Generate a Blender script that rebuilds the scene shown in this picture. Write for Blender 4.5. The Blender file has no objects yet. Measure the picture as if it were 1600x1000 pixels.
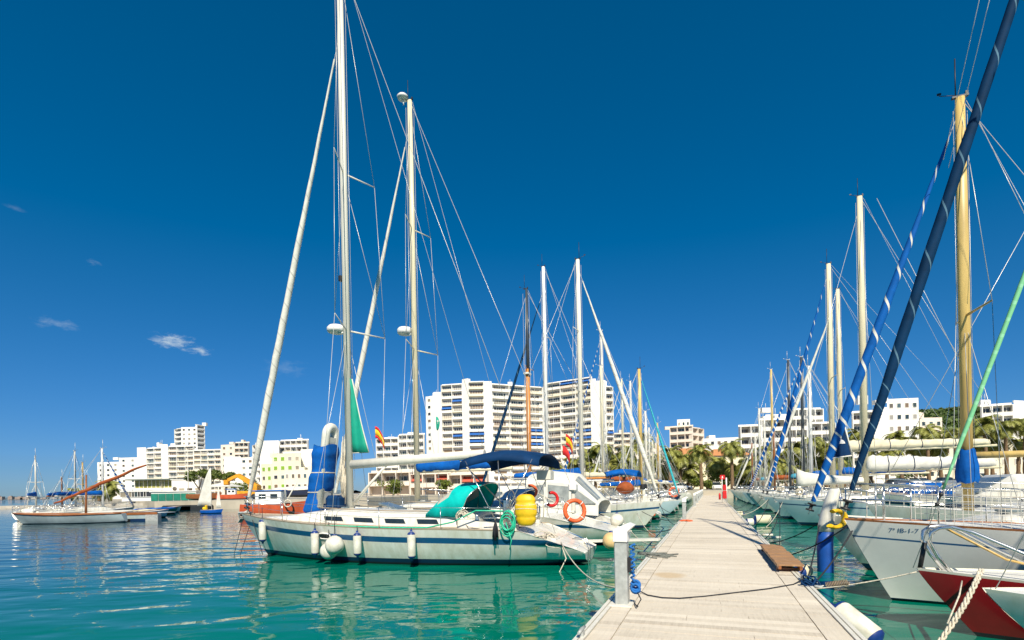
import bpy, math, random
from mathutils import Vector, Matrix, Euler
random.seed(7)
S = bpy.context.scene
COL = S.collection
PI = math.pi
R = math.radians
# ---------------------------------------------------------------- frame of the place
F = 800.0; ROLL = 0.02; HY = 765.0; CAMZ = 2.1; PIERZ = 0.5
PA = math.atan(310/F)                       # the pier runs this far right of the view
SD = Vector((math.sin(PA), math.cos(PA)))   # along the pier
TD = Vector((math.cos(PA), -math.sin(PA)))  # to the right of the pier
def P(s, t, z=0.0):
    v = SD*s + TD*t
    return Vector((v.x, v.y, z))
def W(px, py, D):
    u = px-800; v = HY-py
    return Vector(((u*math.cos(ROLL)+v*math.sin(ROLL))/F*D, D, CAMZ+(-u*math.sin(ROLL)+v*math.cos(ROLL))/F*D))
def WZ(px, py, z):                          # the point of height z seen there
    d = W(px, py, 1.0); k = (z-CAMZ)/(d.z-CAMZ)
    return Vector((d.x*k, k, z))
# ---------------------------------------------------------------- materials
def _new(name):
    m = bpy.data.materials.new(name); m.use_nodes = True
    nt = m.node_tree
    return m, nt, nt.nodes['Principled BSDF']
def pm(name, col, rough=0.5, var=0.12, scale=3.0, metal=0.0, bump=0.0, bscale=40.0, spec=0.5, stretch=(1,1,1), coat=0.0, detail=5, dark=None):
    m, nt, b = _new(name)
    b.inputs['Roughness'].default_value = rough
    b.inputs['Metallic'].default_value = metal
    b.inputs['Specular IOR Level'].default_value = spec
    if coat: b.inputs['Coat Weight'].default_value = coat; b.inputs['Coat Roughness'].default_value = .08
    tc = nt.nodes.new('ShaderNodeTexCoord'); mp = nt.nodes.new('ShaderNodeMapping')
    mp.inputs['Scale'].default_value = stretch
    nt.links.new(tc.outputs['Object'], mp.inputs['Vector'])
    n = nt.nodes.new('ShaderNodeTexNoise'); n.inputs['Scale'].default_value = scale; n.inputs['Detail'].default_value = detail
    n.inputs['Roughness'].default_value = .62
    nt.links.new(mp.outputs['Vector'], n.inputs['Vector'])
    rp = nt.nodes.new('ShaderNodeValToRGB')
    d = dark or tuple(c*(1-var*2) for c in col)
    l = tuple(min(1, c*(1+var*.7)) for c in col)
    rp.color_ramp.elements[0].position = .28; rp.color_ramp.elements[0].color = (*d, 1)
    rp.color_ramp.elements[1].position = .68; rp.color_ramp.elements[1].color = (*l, 1)
    nt.links.new(n.outputs['Fac'], rp.inputs['Fac']); nt.links.new(rp.outputs['Color'], b.inputs['Base Color'])
    if bump:
        n2 = nt.nodes.new('ShaderNodeTexNoise'); n2.inputs['Scale'].default_value = bscale; n2.inputs['Detail'].default_value = 4
        nt.links.new(mp.outputs['Vector'], n2.inputs['Vector'])
        bp = nt.nodes.new('ShaderNodeBump'); bp.inputs['Strength'].default_value = bump; bp.inputs['Distance'].default_value = .02
        nt.links.new(n2.outputs['Fac'], bp.inputs['Height']); nt.links.new(bp.outputs['Normal'], b.inputs['Normal'])
    return m
def rnd_mat(name, cols, rough=.3, spec=.5):
    m, nt, b = _new(name)
    oi = nt.nodes.new('ShaderNodeObjectInfo'); rp = nt.nodes.new('ShaderNodeValToRGB'); rp.color_ramp.interpolation = 'CONSTANT'
    els = rp.color_ramp.elements
    while len(els) < len(cols): els.new(.5)
    for i, c in enumerate(cols): els[i].position = i/len(cols); els[i].color = (*c, 1)
    nt.links.new(oi.outputs['Random'], rp.inputs['Fac']); nt.links.new(rp.outputs['Color'], b.inputs['Base Color'])
    b.inputs['Roughness'].default_value = rough; b.inputs['Specular IOR Level'].default_value = spec
    return m
def leaf_mat(name, a, c, scale=2.5):
    m, nt, b = _new(name)
    g = nt.nodes.new('ShaderNodeNewGeometry'); tc = nt.nodes.new('ShaderNodeTexCoord')
    n = nt.nodes.new('ShaderNodeTexNoise'); n.inputs['Scale'].default_value = scale; n.inputs['Detail'].default_value = 3
    nt.links.new(tc.outputs['Object'], n.inputs['Vector'])
    mx = nt.nodes.new('ShaderNodeMath'); mx.operation = 'ADD'
    m2 = nt.nodes.new('ShaderNodeMath'); m2.operation = 'MULTIPLY'; m2.inputs[1].default_value = .55
    nt.links.new(g.outputs['Random Per Island'], m2.inputs[0]); nt.links.new(n.outputs['Fac'], mx.inputs[0]); nt.links.new(m2.outputs[0], mx.inputs[1])
    rp = nt.nodes.new('ShaderNodeValToRGB'); rp.color_ramp.elements[0].position = .4; rp.color_ramp.elements[1].position = .95
    rp.color_ramp.elements[0].color = (*a, 1); rp.color_ramp.elements[1].color = (*c, 1)
    nt.links.new(mx.outputs[0], rp.inputs['Fac']); nt.links.new(rp.outputs['Color'], b.inputs['Base Color'])
    b.inputs['Roughness'].default_value = .55
    tr = nt.nodes.new('ShaderNodeBsdfTranslucent'); ms = nt.nodes.new('ShaderNodeMixShader'); ms.inputs[0].default_value = .25
    nt.links.new(rp.outputs['Color'], tr.inputs['Color'])
    out = nt.nodes['Material Output']
    nt.links.new(b.outputs[0], ms.inputs[1]); nt.links.new(tr.outputs[0], ms.inputs[2]); nt.links.new(ms.outputs[0], out.inputs['Surface'])
    return m
def bands(name, c1, c2, scale, rough=.6, axis='Z', duty=.5, skew=0.0):
    """two-colour spiral / band cloth, along the object's own axis"""
    m, nt, b = _new(name)
    tc = nt.nodes.new('ShaderNodeTexCoord'); w = nt.nodes.new('ShaderNodeTexWave')
    w.bands_direction = axis; w.inputs['Scale'].default_value = scale; w.inputs['Distortion'].default_value = 1.2
    w.inputs['Detail'].default_value = 1; w.inputs['Detail Scale'].default_value = .6
    mp = nt.nodes.new('ShaderNodeMapping'); mp.inputs['Rotation'].default_value = (0, skew, 0)
    nt.links.new(tc.outputs['Object'], mp.inputs['Vector']); nt.links.new(mp.outputs['Vector'], w.inputs['Vector'])
    rp = nt.nodes.new('ShaderNodeValToRGB'); rp.color_ramp.interpolation = 'CONSTANT'
    rp.color_ramp.elements[0].color = (*c1, 1); rp.color_ramp.elements[1].position = duty; rp.color_ramp.elements[1].color = (*c2, 1)
    nt.links.new(w.outputs['Fac'], rp.inputs['Fac']); nt.links.new(rp.outputs['Color'], b.inputs['Base Color'])
    b.inputs['Roughness'].default_value = rough
    return m
M = {}
def mk():
    M['gel'] = pm('white_gelcoat', (.76,.75,.69), .25, .05, 1.5, coat=.15, stretch=(3,3,.45), dark=(.60,.57,.47))
    M['gel_blue'] = pm('pale_blue_gelcoat', (.50,.63,.68), .25, .06, 1.0, coat=.3)
    M['gel_teal'] = pm('teal_gelcoat', (.10,.28,.33), .25, .06, 1.0, coat=.3)
    M['gel_cream'] = pm('cream_gelcoat', (.70,.68,.56), .25, .06, 1.0, coat=.3)
    M['gel_grey'] = pm('grey_gelcoat', (.66,.67,.63), .28, .08, 1.0, coat=.3)
    M['gel_red'] = pm('red_paint', (.30,.012,.016), .28, .18, 1.6, coat=.3)
    M['gel_orange'] = pm('orange_red_paint', (.72,.13,.05), .45, .15, 1.2)
    M['gel_navy'] = pm('navy_paint', (.012,.03,.09), .25, .1, 2, coat=.3)
    M['stripe'] = pm('blue_stripe', (.01,.09,.22), .3, .08, 2)
    M['stripe_red'] = pm('red_stripe', (.4,.03,.02), .3, .08, 2)
    M['boot'] = pm('dark_blue_boot', (.008,.03,.09), .3, .12, 2)
    M['foul'] = pm('antifouling', (.012,.016,.02), .7, .25, 4)
    M['teak'] = pm('grey_teak', (.42,.34,.25), .7, .16, 6, stretch=(.3,6,1))
    M['fascia_grey'] = pm('weathered_blue_grey', (.30,.38,.40), .6, .12, 1.2)
    M['wood'] = pm('varnished_wood', (.30,.11,.035), .4, .22, 5, stretch=(.5,4,4))
    M['woodlight'] = pm('spruce_spar', (.60,.40,.13), .4, .14, 5, stretch=(5,5,.4))
    M['woodorange'] = pm('orange_spar', (.62,.25,.06), .4, .16, 5, stretch=(5,5,.4))
    M['deck'] = pm('deck_paint', (.74,.73,.68), .55, .07, 3, bump=.1)
    M['alu'] = pm('anodised_spar', (.72,.69,.60), .42, .06, 1.5, metal=0.0, stretch=(4,4,.5))
    M['cream_spar'] = pm('cream_spar', (.72,.65,.45), .4, .08, 1.5, stretch=(4,4,.5))
    M['yellow_spar'] = pm('yellowed_spar', (.66,.47,.16), .42, .14, 2.0, stretch=(4,4,.4))
    M['dark_spar'] = pm('dark_spar', (.05,.06,.07), .4, .12, 2)
    M['wire'] = pm('rigging_wire', (.62,.62,.58), .35, .08, 5, metal=.3)
    M['steel'] = pm('stainless_steel', (.72,.72,.70), .2, .06, 5, metal=.9)
    M['rope'] = pm('pale_rope', (.66,.60,.48), .85, .22, 30, bump=.5, bscale=90)
    M['rope_dark'] = pm('dark_rope', (.02,.022,.03), .8, .25, 20)
    M['rope_blue'] = pm('blue_rope', (.02,.08,.4), .8, .25, 25)
    M['rope_green'] = pm('green_hose', (.03,.50,.30), .45, .15, 9)
    M['rope_red'] = pm('red_line', (.55,.06,.06), .8, .2, 20)
    M['can_white'] = pm('white_sailcloth', (.68,.67,.60), .75, .09, 2.2, bump=.35, bscale=7, spec=.15)
    M['can_cream'] = pm('cream_sailcloth', (.70,.64,.46), .8, .12, 2.2, bump=.4, bscale=7, spec=.15)
    M['can_blue'] = pm('bright_blue_canvas', (.003,.105,.42), .75, .20, 2.5, bump=.5, bscale=7, spec=.15)
    M['can_navy'] = pm('navy_canvas', (.004,.036,.115), .75, .18, 2.5, bump=.4, bscale=7, spec=.15)
    M['can_teal'] = pm('turquoise_canvas', (.0,.50,.46), .75, .14, 2.5, bump=.45, bscale=6, spec=.15)
    M['can_green'] = pm('green_sailcloth', (.0,.33,.22), .75, .1, 2)
    M['can_dkgreen'] = pm('dark_green_canvas', (.0,.075,.065), .75, .16, 2.5, bump=.4, bscale=6, spec=.15)
    M['can_brown'] = pm('brown_sailcloth', (.34,.09,.03), .8, .22, 2.2, bump=.4, bscale=7, spec=.15)
    M['can_ltblue'] = pm('faded_teal_canvas', (.05,.30,.42), .8, .12, 2)
    M['vinyl'] = pm('clear_vinyl', (.50,.48,.40), .15, .12, 3)
    M['vinyl_dk'] = pm('tinted_window', (.16,.20,.22), .1, .2, 2)
    M['vinyl_tint'] = pm('tent_window', (.30,.33,.32), .12, .25, 2)
    M['glass'] = pm('dark_glass', (.02,.03,.035), .06, .15, 3, spec=.8)
    M['rubber'] = pm('black_rubber', (.015,.015,.017), .6, .2, 8)
    M['orange'] = pm('lifebuoy_orange', (.75,.12,.03), .5, .12, 6)
    M['red'] = pm('red_plastic', (.62,.02,.02), .4, .12, 5)
    M['yellow'] = pm('yellow_pvc', (.80,.50,.01), .5, .12, 5, bump=.3, bscale=8)
    M['fender_w'] = pm('white_vinyl_fender', (.72,.70,.62), .42, .10, 5, dark=(.50,.47,.38))
    M['fender_b'] = pm('blue_fender_end', (.01,.04,.20), .4, .12, 5)
    M['fender_y'] = pm('peach_buoy', (.76,.52,.24), .5, .12, 3)
    M['net'] = pm('rail_net', (.60,.58,.52), .8, .1, 9)
    M['st_navy'] = bands('navy_furled_sail', (.010,.035,.12), (.22,.30,.36), 2.2, .7, 'Z', .95, .5)
    M['st_blue'] = bands('blue_white_furled_sail', (.008,.10,.40), (.78,.80,.78), 1.15, .7, 'Z', .80, .45)
    M['st_blue2'] = bands('blue_white_tight_furl', (.008,.10,.40), (.78,.80,.78), 3.0, .7, 'Z', .62, .45)
    M['st_white'] = bands('white_furled_sail', (.76,.75,.70), (.55,.55,.50), 3.2, .7, 'Z', .88, .5)
    M['furl_blue'] = pm('blue_sail_strip', (.004,.10,.38), .75, .14, 3, spec=.12)
    M['furl_navy'] = pm('navy_sail_strip', (.002,.030,.085), .75, .2, 3, spec=.12)
    M['furl_line'] = pm('navy_fold_light', (.10,.20,.28), .75, .2, 3, spec=.12)
    M['furl_grey'] = pm('sail_fold', (.52,.51,.46), .8, .1, 3, spec=.12)
    M['st_green'] = bands('green_furled_sail', (.18,.52,.26), (.25,.60,.35), 1.6, .7, 'Z', .9, .5)
    M['st_teal'] = bands('teal_furled_sail', (.02,.36,.42), (.05,.45,.5), 1.6, .7, 'Z', .9, .5)
    # buildings
    M['render_w'] = pm('white_render', (.82,.80,.74), .85, .05, .25)
    M['render_c'] = pm('cream_render', (.76,.70,.52), .85, .07, .3)
    M['render_p'] = pm('pale_pink_render', (.76,.66,.55), .85, .06, .3)
    M['render_y'] = pm('pale_yellow_render', (.78,.72,.55), .85, .06, .3)
    M['concrete'] = pm('concrete', (.42,.39,.33), .9, .14, .8, bump=.2, bscale=12)
    M['tile'] = pm('terracotta_tile', (.55,.24,.09), .85, .16, 1.2)
    M['win'] = rnd_mat('window_glass', [(.03,.05,.06),(.14,.12,.09),(.05,.07,.07),(.28,.24,.17),(.04,.04,.045),(.40,.35,.26),(.08,.12,.13),(.20,.14,.09),(.10,.07,.05),(.33,.31,.27)], .12, .6)
    M['awn'] = pm('blue_awning', (.02,.13,.45), .8, .1, 2)
    M['awn_red'] = pm('red_awning', (.5,.10,.06), .8, .1, 2)
    M['shut'] = pm('green_shutter', (.22,.40,.03), .7, .1, 2)
    M['glassy'] = pm('yellow_green_glazing', (.38,.36,.10), .2, .35, .9)
    M['panelg'] = pm('green_tarpaulin', (.01,.20,.13), .7, .2, .8)
    M['ground'] = pm('promenade_paving', (.46,.41,.32), .9, .12, .3)
    M['bark'] = pm('bark', (.14,.10,.06), .95, .25, 6, bump=.6, bscale=14)
    M['palm_t'] = pm('palm_trunk', (.20,.13,.07), .95, .3, 4, bump=.9, bscale=10, stretch=(1,1,4))
    M['palm'] = leaf_mat('palm_frond', (.08,.11,.016), (.40,.40,.095), .9)
    M['pine'] = leaf_mat('pine_needles', (.025,.05,.008), (.14,.18,.025), .9)
    M['bush'] = leaf_mat('bush_leaves', (.035,.07,.010), (.20,.24,.03), .9)
    M['hillm'] = leaf_mat('hill_wood', (.022,.050,.010), (.11,.16,.03), .05)
    M['carw'] = pm('white_car_paint', (.75,.75,.73), .2, .03, 2, coat=.6)
    M['card'] = pm('dark_car_paint', (.06,.07,.09), .2, .05, 2, coat=.6)
    M['cars'] = pm('silver_car_paint', (.42,.43,.44), .25, .05, 2, metal=.5, coat=.5)
    M['yel_mach'] = pm('machine_yellow', (.72,.33,.02), .45, .16, 1.5)
    M['galv'] = pm('galvanised_sheet', (.44,.46,.44), .5, .16, 9, metal=.2, bump=.15, bscale=60)
    M['capw'] = pm('white_cap', (.80,.79,.76), .45, .05, 3)
    M['flag_y'] = pm('flag_yellow', (.80,.52,.02), .8, .06, 3)
    M['flag_r'] = pm('flag_red', (.62,.02,.02), .8, .06, 3)
    M['blk'] = pm('black_plastic', (.02,.02,.022), .5, .2, 6)
    M['haul'] = pm('blue_cover_cloth', (.01,.13,.42), .8, .12, 2)
mk()
# ---------------------------------------------------------------- mesh builder
class MB:
    def __init__(s): s.v = []; s.f = []; s.mi = []; s.sm = []; s.cur = 0; s.smooth = False
    def mat(s, i): s.cur = i; return s
    def add(s, vs, fs, smooth=None):
        o = len(s.v); s.v.extend(tuple(v) for v in vs)
        for f in fs:
            s.f.append(tuple(i+o for i in f)); s.mi.append(s.cur); s.sm.append(s.smooth if smooth is None else smooth)
        return s
    def box(s, c, d, rz=0.0, M4=None, ch=0.0):
        x, y, z = d[0]/2, d[1]/2, d[2]/2
        if ch:
            vs = []; k = ch
            for sz, sh in ((-z, 1), (-z+k, 0), (z-k, 0), (z, 1)):
                a, b = x-(k if sh else 0), y-(k if sh else 0)
                for px, py in ((-a+k*(1-sh), -b),(a-k*(1-sh), -b),(a, -b+k*(1-sh)),(a, b-k*(1-sh)),(a-k*(1-sh), b),(-a+k*(1-sh), b),(-a, b-k*(1-sh)),(-a, -b+k*(1-sh))):
                    vs.append((px, py, sz))
            fs = [tuple(range(7, -1, -1)), tuple(range(24, 32))]
            for r in range(3):
                for i in range(8): fs.append((r*8+i, r*8+(i+1) % 8, r*8+8+(i+1) % 8, r*8+8+i))
        else:
            vs = [(-x,-y,-z),(x,-y,-z),(x,y,-z),(-x,y,-z),(-x,-y,z),(x,-y,z),(x,y,z),(-x,y,z)]
            fs = [(3,2,1,0),(4,5,6,7),(0,1,5,4),(1,2,6,5),(2,3,7,6),(3,0,4,7)]
        if M4 is None: M4 = Matrix.Rotation(rz, 4, 'Z')
        m = Matrix.Translation(c) @ M4
        return s.add([m @ Vector(v) for v in vs], fs, False)
    def beam(s, a, b, w, h, up=(0,0,1)):
        a = Vector(a); b = Vector(b); d = b-a; L = d.length; x = d.normalized(); u = Vector(up)
        y = u.cross(x)
        if y.length < 1e-4: y = Vector((0,1,0)).cross(x)
        y.normalize(); z = x.cross(y)
        m = Matrix((x, y, z)).transposed().to_4x4()
        return s.box((a+b)/2, (L, w, h), M4=m)
    def tube(s, pts, r, n=6, cap=True, smooth=True, ell=1.0):
        pts = [Vector(p) for p in pts]; k = len(pts)
        rs = r if isinstance(r, (list, tuple)) else [r]*k
        t0 = (pts[1]-pts[0]).normalized()
        ref = Vector((0,0,1)) if abs(t0.z) < .9 else Vector((1,0,0))
        nx = (ref-t0*ref.dot(t0)).normalized()
        vs = []
        for i, p in enumerate(pts):
            t = (pts[min(i+1, k-1)]-pts[max(i-1, 0)]).normalized()
            nx = (nx-t*nx.dot(t)).normalized(); ny = t.cross(nx)
            for j in range(n):
                a = 2*PI*j/n
                vs.append(p+nx*math.cos(a)*rs[i]+ny*math.sin(a)*rs[i]*ell)
        fs = [(i*n+j, i*n+(j+1) % n, (i+1)*n+(j+1) % n, (i+1)*n+j) for i in range(k-1) for j in range(n)]
        s.add(vs, fs, smooth)
        if cap:
            o = len(s.v)-len(vs)
            s.f.append(tuple(o+j for j in range(n-1, -1, -1))); s.mi.append(s.cur); s.sm.append(False)
            s.f.append(tuple(o+(k-1)*n+j for j in range(n))); s.mi.append(s.cur); s.sm.append(False)
        return s
    def loft(s, rings, closed=False, smooth=True, caps=False):
        n = len(rings[0]); vs = [p for r in rings for p in r]; fs = []
        for i in range(len(rings)-1):
            for j in range(n if closed else n-1):
                fs.append((i*n+j, i*n+(j+1) % n, (i+1)*n+(j+1) % n, (i+1)*n+j))
        if caps: fs.append(tuple(range(n-1, -1, -1))); fs.append(tuple(range((len(rings)-1)*n, len(rings)*n)))
        return s.add(vs, fs, smooth)
    def lathe(s, prof, n=16, c=(0,0,0), axis=None, smooth=True):
        c = Vector(c); m = axis.to_4x4() if axis else Matrix.Identity(4)
        rings = [[c+m @ Vector((r*math.cos(2*PI*j/n), r*math.sin(2*PI*j/n), z)) for j in range(n)] for r, z in prof]
        return s.loft(rings, True, smooth)
    def torus(s, c, R_, r, m3=None, n=24, k=8, a0=0, a1=2*PI):
        m3 = m3 or Matrix.Identity(3); c = Vector(c)
        full = abs(a1-a0-2*PI) < 1e-4
        pts = [c+m3 @ Vector((R_*math.cos(a0+(a1-a0)*i/n), R_*math.sin(a0+(a1-a0)*i/n), 0)) for i in range(n+1)]
        return s.tube(pts, r, k, cap=not full)
    def build(s, name, mats, parent=None, loc=None, rot=None):
        me = bpy.data.meshes.new(name)
        me.from_pydata(s.v, [], s.f)
        if not isinstance(mats, (list, tuple)): mats = [mats]
        for m in mats: me.materials.append(M[m] if isinstance(m, str) else m)
        me.polygons.foreach_set('material_index', s.mi); me.polygons.foreach_set('use_smooth', s.sm)
        me.update()
        return link(name, me, parent, loc, rot)
def link(name, me, parent=None, loc=None, rot=None):
    o = bpy.data.objects.new(name, me); COL.objects.link(o)
    if parent: o.parent = parent
    if loc is not None: o.location = loc
    if rot is not None: o.rotation_euler = (0,0,rot) if isinstance(rot, (int, float)) else rot
    return o
def mod(o, kind, **kw):
    m = o.modifiers.new(kind.lower(), kind)
    for k, v in kw.items(): setattr(m, k, v)
    return o
def tag(o, label=None, cat=None, group=None, kind=None):
    if label: o['label'] = label
    if cat: o['category'] = cat
    if group: o['group'] = group
    if kind: o['kind'] = kind
    return o
def empty(name, loc, rz=0.0, label=None, cat=None, group=None):
    o = bpy.data.objects.new(name, None); COL.objects.link(o)
    o.location = loc; o.rotation_euler = (0,0,rz); o.empty_display_size = .2
    return tag(o, label, cat, group)
def copy_tree(o, parent=None):
    kids = list(o.children); c = o.copy(); COL.objects.link(c)
    if parent: c.parent = parent
    for ch in kids: copy_tree(ch, c)
    return c
def lerp(a, b, t): return a+(b-a)*t
def curve(tab, u):
    """smooth interpolation through (u, value)"""
    if u <= tab[0][0]: return tab[0][1]
    for i in range(len(tab)-1):
        if u <= tab[i+1][0]:
            p1, p2 = tab[i], tab[i+1]; p0 = tab[max(i-1, 0)]; p3 = tab[min(i+2, len(tab)-1)]
            h = p2[0]-p1[0]; t = (u-p1[0])/h
            m1 = (p2[1]-p0[1])/max(1e-6, p2[0]-p0[0])*h; m2 = (p3[1]-p1[1])/max(1e-6, p3[0]-p1[0])*h
            return (2*t**3-3*t*t+1)*p1[1]+(t**3-2*t*t+t)*m1+(-2*t**3+3*t*t)*p2[1]+(t**3-t*t)*m2
    return tab[-1][1]
def sag(a, b, d, n=12):
    a = Vector(a); b = Vector(b)
    return [a.lerp(b, i/n)-Vector((0,0,d*4*(i/n)*(1-i/n))) for i in range(n+1)]
# ---------------------------------------------------------------- boats
def sst(a, b, x):
    x = max(0, min(1, (x-a)/(b-a))); return x*x*(3-2*x)
class Hull:
    def __init__(s, L, B, fb, fm, fs, rake=1.0, scoop=0.0, tw=.72, draft=.55, tr=.25, full=1.0, boot=(.06,.17)):
        s.boot = boot
        s.L, s.B, s.rake, s.scoop, s.tr, s.draft = L, B, rake, scoop, tr, draft
        s.bt = [(0,tw),(.15,lerp(tw,1,.55)),(.32,.97),(.46,1),(.62,.93),(.76,.74*full),(.87,.47*full),(.95,.21*full),(1,.015)]
        s.st = [(0,fs),(.25,lerp(fs,fm,.6)),(.5,fm),(.78,lerp(fm,fb,.5)),(1,fb)]
        s.kt = [(0,.06),(.1,-.1),(.3,-draft*.8),(.5,-draft),(.75,-draft*.75),(.92,-draft*.35),(1,-.08)]
        s.us = scoop/L
    def full_sheer(s, u): return curve(s.st, u)
    def sheer(s, u):
        z = curve(s.st, u)
        if s.us and u < s.us: z = lerp(.40, z, (u/s.us)**.9)
        return z
    def keel(s, u): return curve(s.kt, u)
    def half(s, u): return max(.012, curve(s.bt, u))*s.B/2
    def pt(s, u, z):
        zs, zk = s.full_sheer(u), s.keel(u)
        r = max(0, min(1, (z-zk)/(zs-zk)))
        p = lerp(.30, .62, sst(.5, 1, u))
        y = s.half(u)*r**p
        x = -s.L/2+s.L*u
        if u > .5: x -= s.rake*(1-r)**1.15*((u-.5)/.5)**2.6
        if u < .12 and s.tr: x += s.tr*r*(1-u/.12)
        return x, y
    def y_at(s, x, z):
        a, b = 0.0, 1.0
        for _ in range(40):
            m = (a+b)/2
            if s.pt(m, z)[0] < x: a = m
            else: b = m
        return s.pt(a, z)[1], a
    def rows(s, u, cove):
        zs, zf, zk = s.sheer(u), s.full_sheer(u), s.keel(u)
        l = [zk, lerp(zk, .03, .5), .03, s.boot[0], s.boot[1], s.boot[1]+.03, lerp(.2, zf, .3), lerp(.2, zf, .5)]
        l += [zf-cove[0], zf-cove[1], zf-.035, zf] if cove else [lerp(.2, zf, .7), lerp(.2, zf, .85), zf-.035, zf]
        o = []; last = zk
        for z in l:
            z = max(zk, min(zs, z)); z = max(last, z); last = z; o.append(z)
        return o
    def mesh(s, cove=None, n=26, mats=None):
        # slots: 0 topsides 1 cove stripe 2 boot 3 antifouling 4 gunwale
        mb = MB(); mb.smooth = True
        us = [i/(n-1) for i in range(n)]; us = [u if u < .6 else .6+.4*(1-(1-(u-.6)/.4)**1.35) for u in us]
        sl = [3,3,3,2,0,0,0,0,1 if cove else 0,0,4]
        ROWS = [s.rows(u, cove) for u in us]; sub = [1,1,1,1,1,3,3,3,1,3,1]; lay = []
        for k in range(11):
            for q in range(sub[k]): lay.append((k, q/sub[k]))
        for sgn in (1, -1):
            vs = []; fs = []; ms = []; m = len(lay)+1
            for u, rw in zip(us, ROWS):
                for k, f in lay+[(10, 1.0)]:
                    z = lerp(rw[k], rw[k+1], f); x, y = s.pt(u, z); vs.append((x, sgn*y, z))
            for i in range(len(us)-1):
                for j in range(m-1):
                    q = (i*m+j, i*m+j+1, (i+1)*m+j+1, (i+1)*m+j); fs.append(q if sgn < 0 else q[::-1]); ms.append(sl[lay[j][0]])
            n0 = len(mb.f); mb.add(vs, fs, True); mb.mi[n0:] = ms
        mb.cur = 0
        ring = [(s.pt(0, z)[0], s.pt(0, z)[1], z) for z in s.rows(0, cove)]
        mb.loft([[p, (p[0], -p[1], p[2])] for p in ring], smooth=False)
        return mb
    def deck(s, n=22, drop=.03, camber=.05):
        mb = MB(); rings = []
        for i in range(n):
            u = min(.995, i/(n-1)); z = s.sheer(u); x, y = s.pt(u, z)
            y = max(.005, y-.02)
            rings.append([(x-.01*u, y*k, z-drop+camber*(1-k*k)*min(1, y)) for k in (-1,-.6,0,.6,1)])
        mb.loft(rings)
        for i in range(n-1):
            if s.us and (i+.5)/(n-1) < s.us:
                for j in range(4): mb.mi[i*4+j] = 1
        return mb
def yaw_of(d): return math.atan2(d[1], d[0])
def berth(s, t_end, L, kind, yaw=0.0):
    if kind == 'left_stern': c = P(s, t_end-L/2); d = -TD
    elif kind == 'left_bow': c = P(s, t_end-L/2); d = TD
    else: c = P(s, t_end+L/2); d = -TD
    return c, yaw_of(d)+yaw
def hoop(mb, x0, y, z0, h, lean=0.0, r=.014, n=10):
    pts = [(x0+lean*math.sin(PI*i/n), y*math.cos(PI*i/n), z0+h*math.sin(PI*i/n)**.55) for i in range(n+1)]
    mb.tube(pts, r, 6)
def arch(w, h, x, z, n=12, p=.5):
    return [(x, w*math.cos(PI*i/n), z+h*(math.sin(PI*i/n)**p)) for i in range(n+1)]
def canopy(name, arches, mat, parent, win=None, winmat='vinyl', thick=.02, flat=False):
    mb = MB(); mb.smooth = not flat
    for i in range(len(arches)-1):
        a, b = arches[i], arches[i+1]
        for j in range(len(a)-1):
            mb.cur = 1 if (win and win(i, j)) else 0
            mb.add([a[j], a[j+1], b[j+1], b[j]], [(0,1,2,3)])
    o = mb.build(name, [mat, winmat], parent)
    mod(o, 'WELD', merge_threshold=.001); mod(o, 'SOLIDIFY', thickness=thick)
    return o
SPIRAL = {'st_blue': ('furl_blue','can_white',1.9,.11), 'st_navy': ('furl_navy','furl_line',1.7,.05), 'st_blue2': ('furl_blue','can_white',3.2,.35), 'st_white': ('can_white','furl_grey',2.6,.09)}
def furled(name, a, b, r, mat, parent, taper=(.55,1.0,.95,.25), n=14, sub=24):
    """rolled sail on a stay: thin at the head, full below, lumpy"""
    a = Vector(a); b = Vector(b); d = b-a; Ln = d.length
    rg = random.Random(int(r*10000)+int(Ln*100))
    mb = MB(); pts = []; rs = []
    tp = [(0, taper[0]), (.12, taper[1]), (.5, taper[2]), (.9, taper[3]*1.5), (1, taper[3])]
    sp = SPIRAL.get(mat)
    base = [(rg.uniform(-.06,.06)*r, rg.uniform(-.06,.06)*r, rg.uniform(.93,1.05)) for i in range(sub+1)]
    N = sub if not sp else int(sp[2]*Ln*10)
    for i in range(N+1):
        u = i/N; k = u*sub; k0 = min(sub-1, int(k)); f = k-k0
        q = [lerp(base[k0][c], base[k0+1][c], f) for c in range(3)]
        pts.append((q[0], q[1], Ln*u)); rs.append(r*curve(tp, u)*q[2])
    if not sp: mb.tube(pts, rs, n)
    else:
        m1, m2, tpm, duty = sp; n = 18; ph = 0.0; rings = []
        for i in range(N+1):
            z = pts[i][2]; k = min(1.0, max(0.0, (2.4-z)/.6)); ph += Ln/N*tpm*.7*(1+1.4*k)
            rings.append([(pts[i][0]+rs[i]*math.cos(2*PI*(j/n-ph)), pts[i][1]+rs[i]*math.sin(2*PI*(j/n-ph)), z) for j in range(n)])
        mb.smooth = True; mb.loft(rings, True); kk = max(1, round(duty*n))
        for i in range(N):
            for j in range(kk+(1 if pts[i][2] < 2.2 and duty > .1 else 0)): mb.mi[i*n+j] = 1
        mat = [m1, m2]
    o = mb.build(name, mat, parent, a)
    o.rotation_euler = d.to_track_quat('Z', 'Y').to_euler()
    return o
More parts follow.
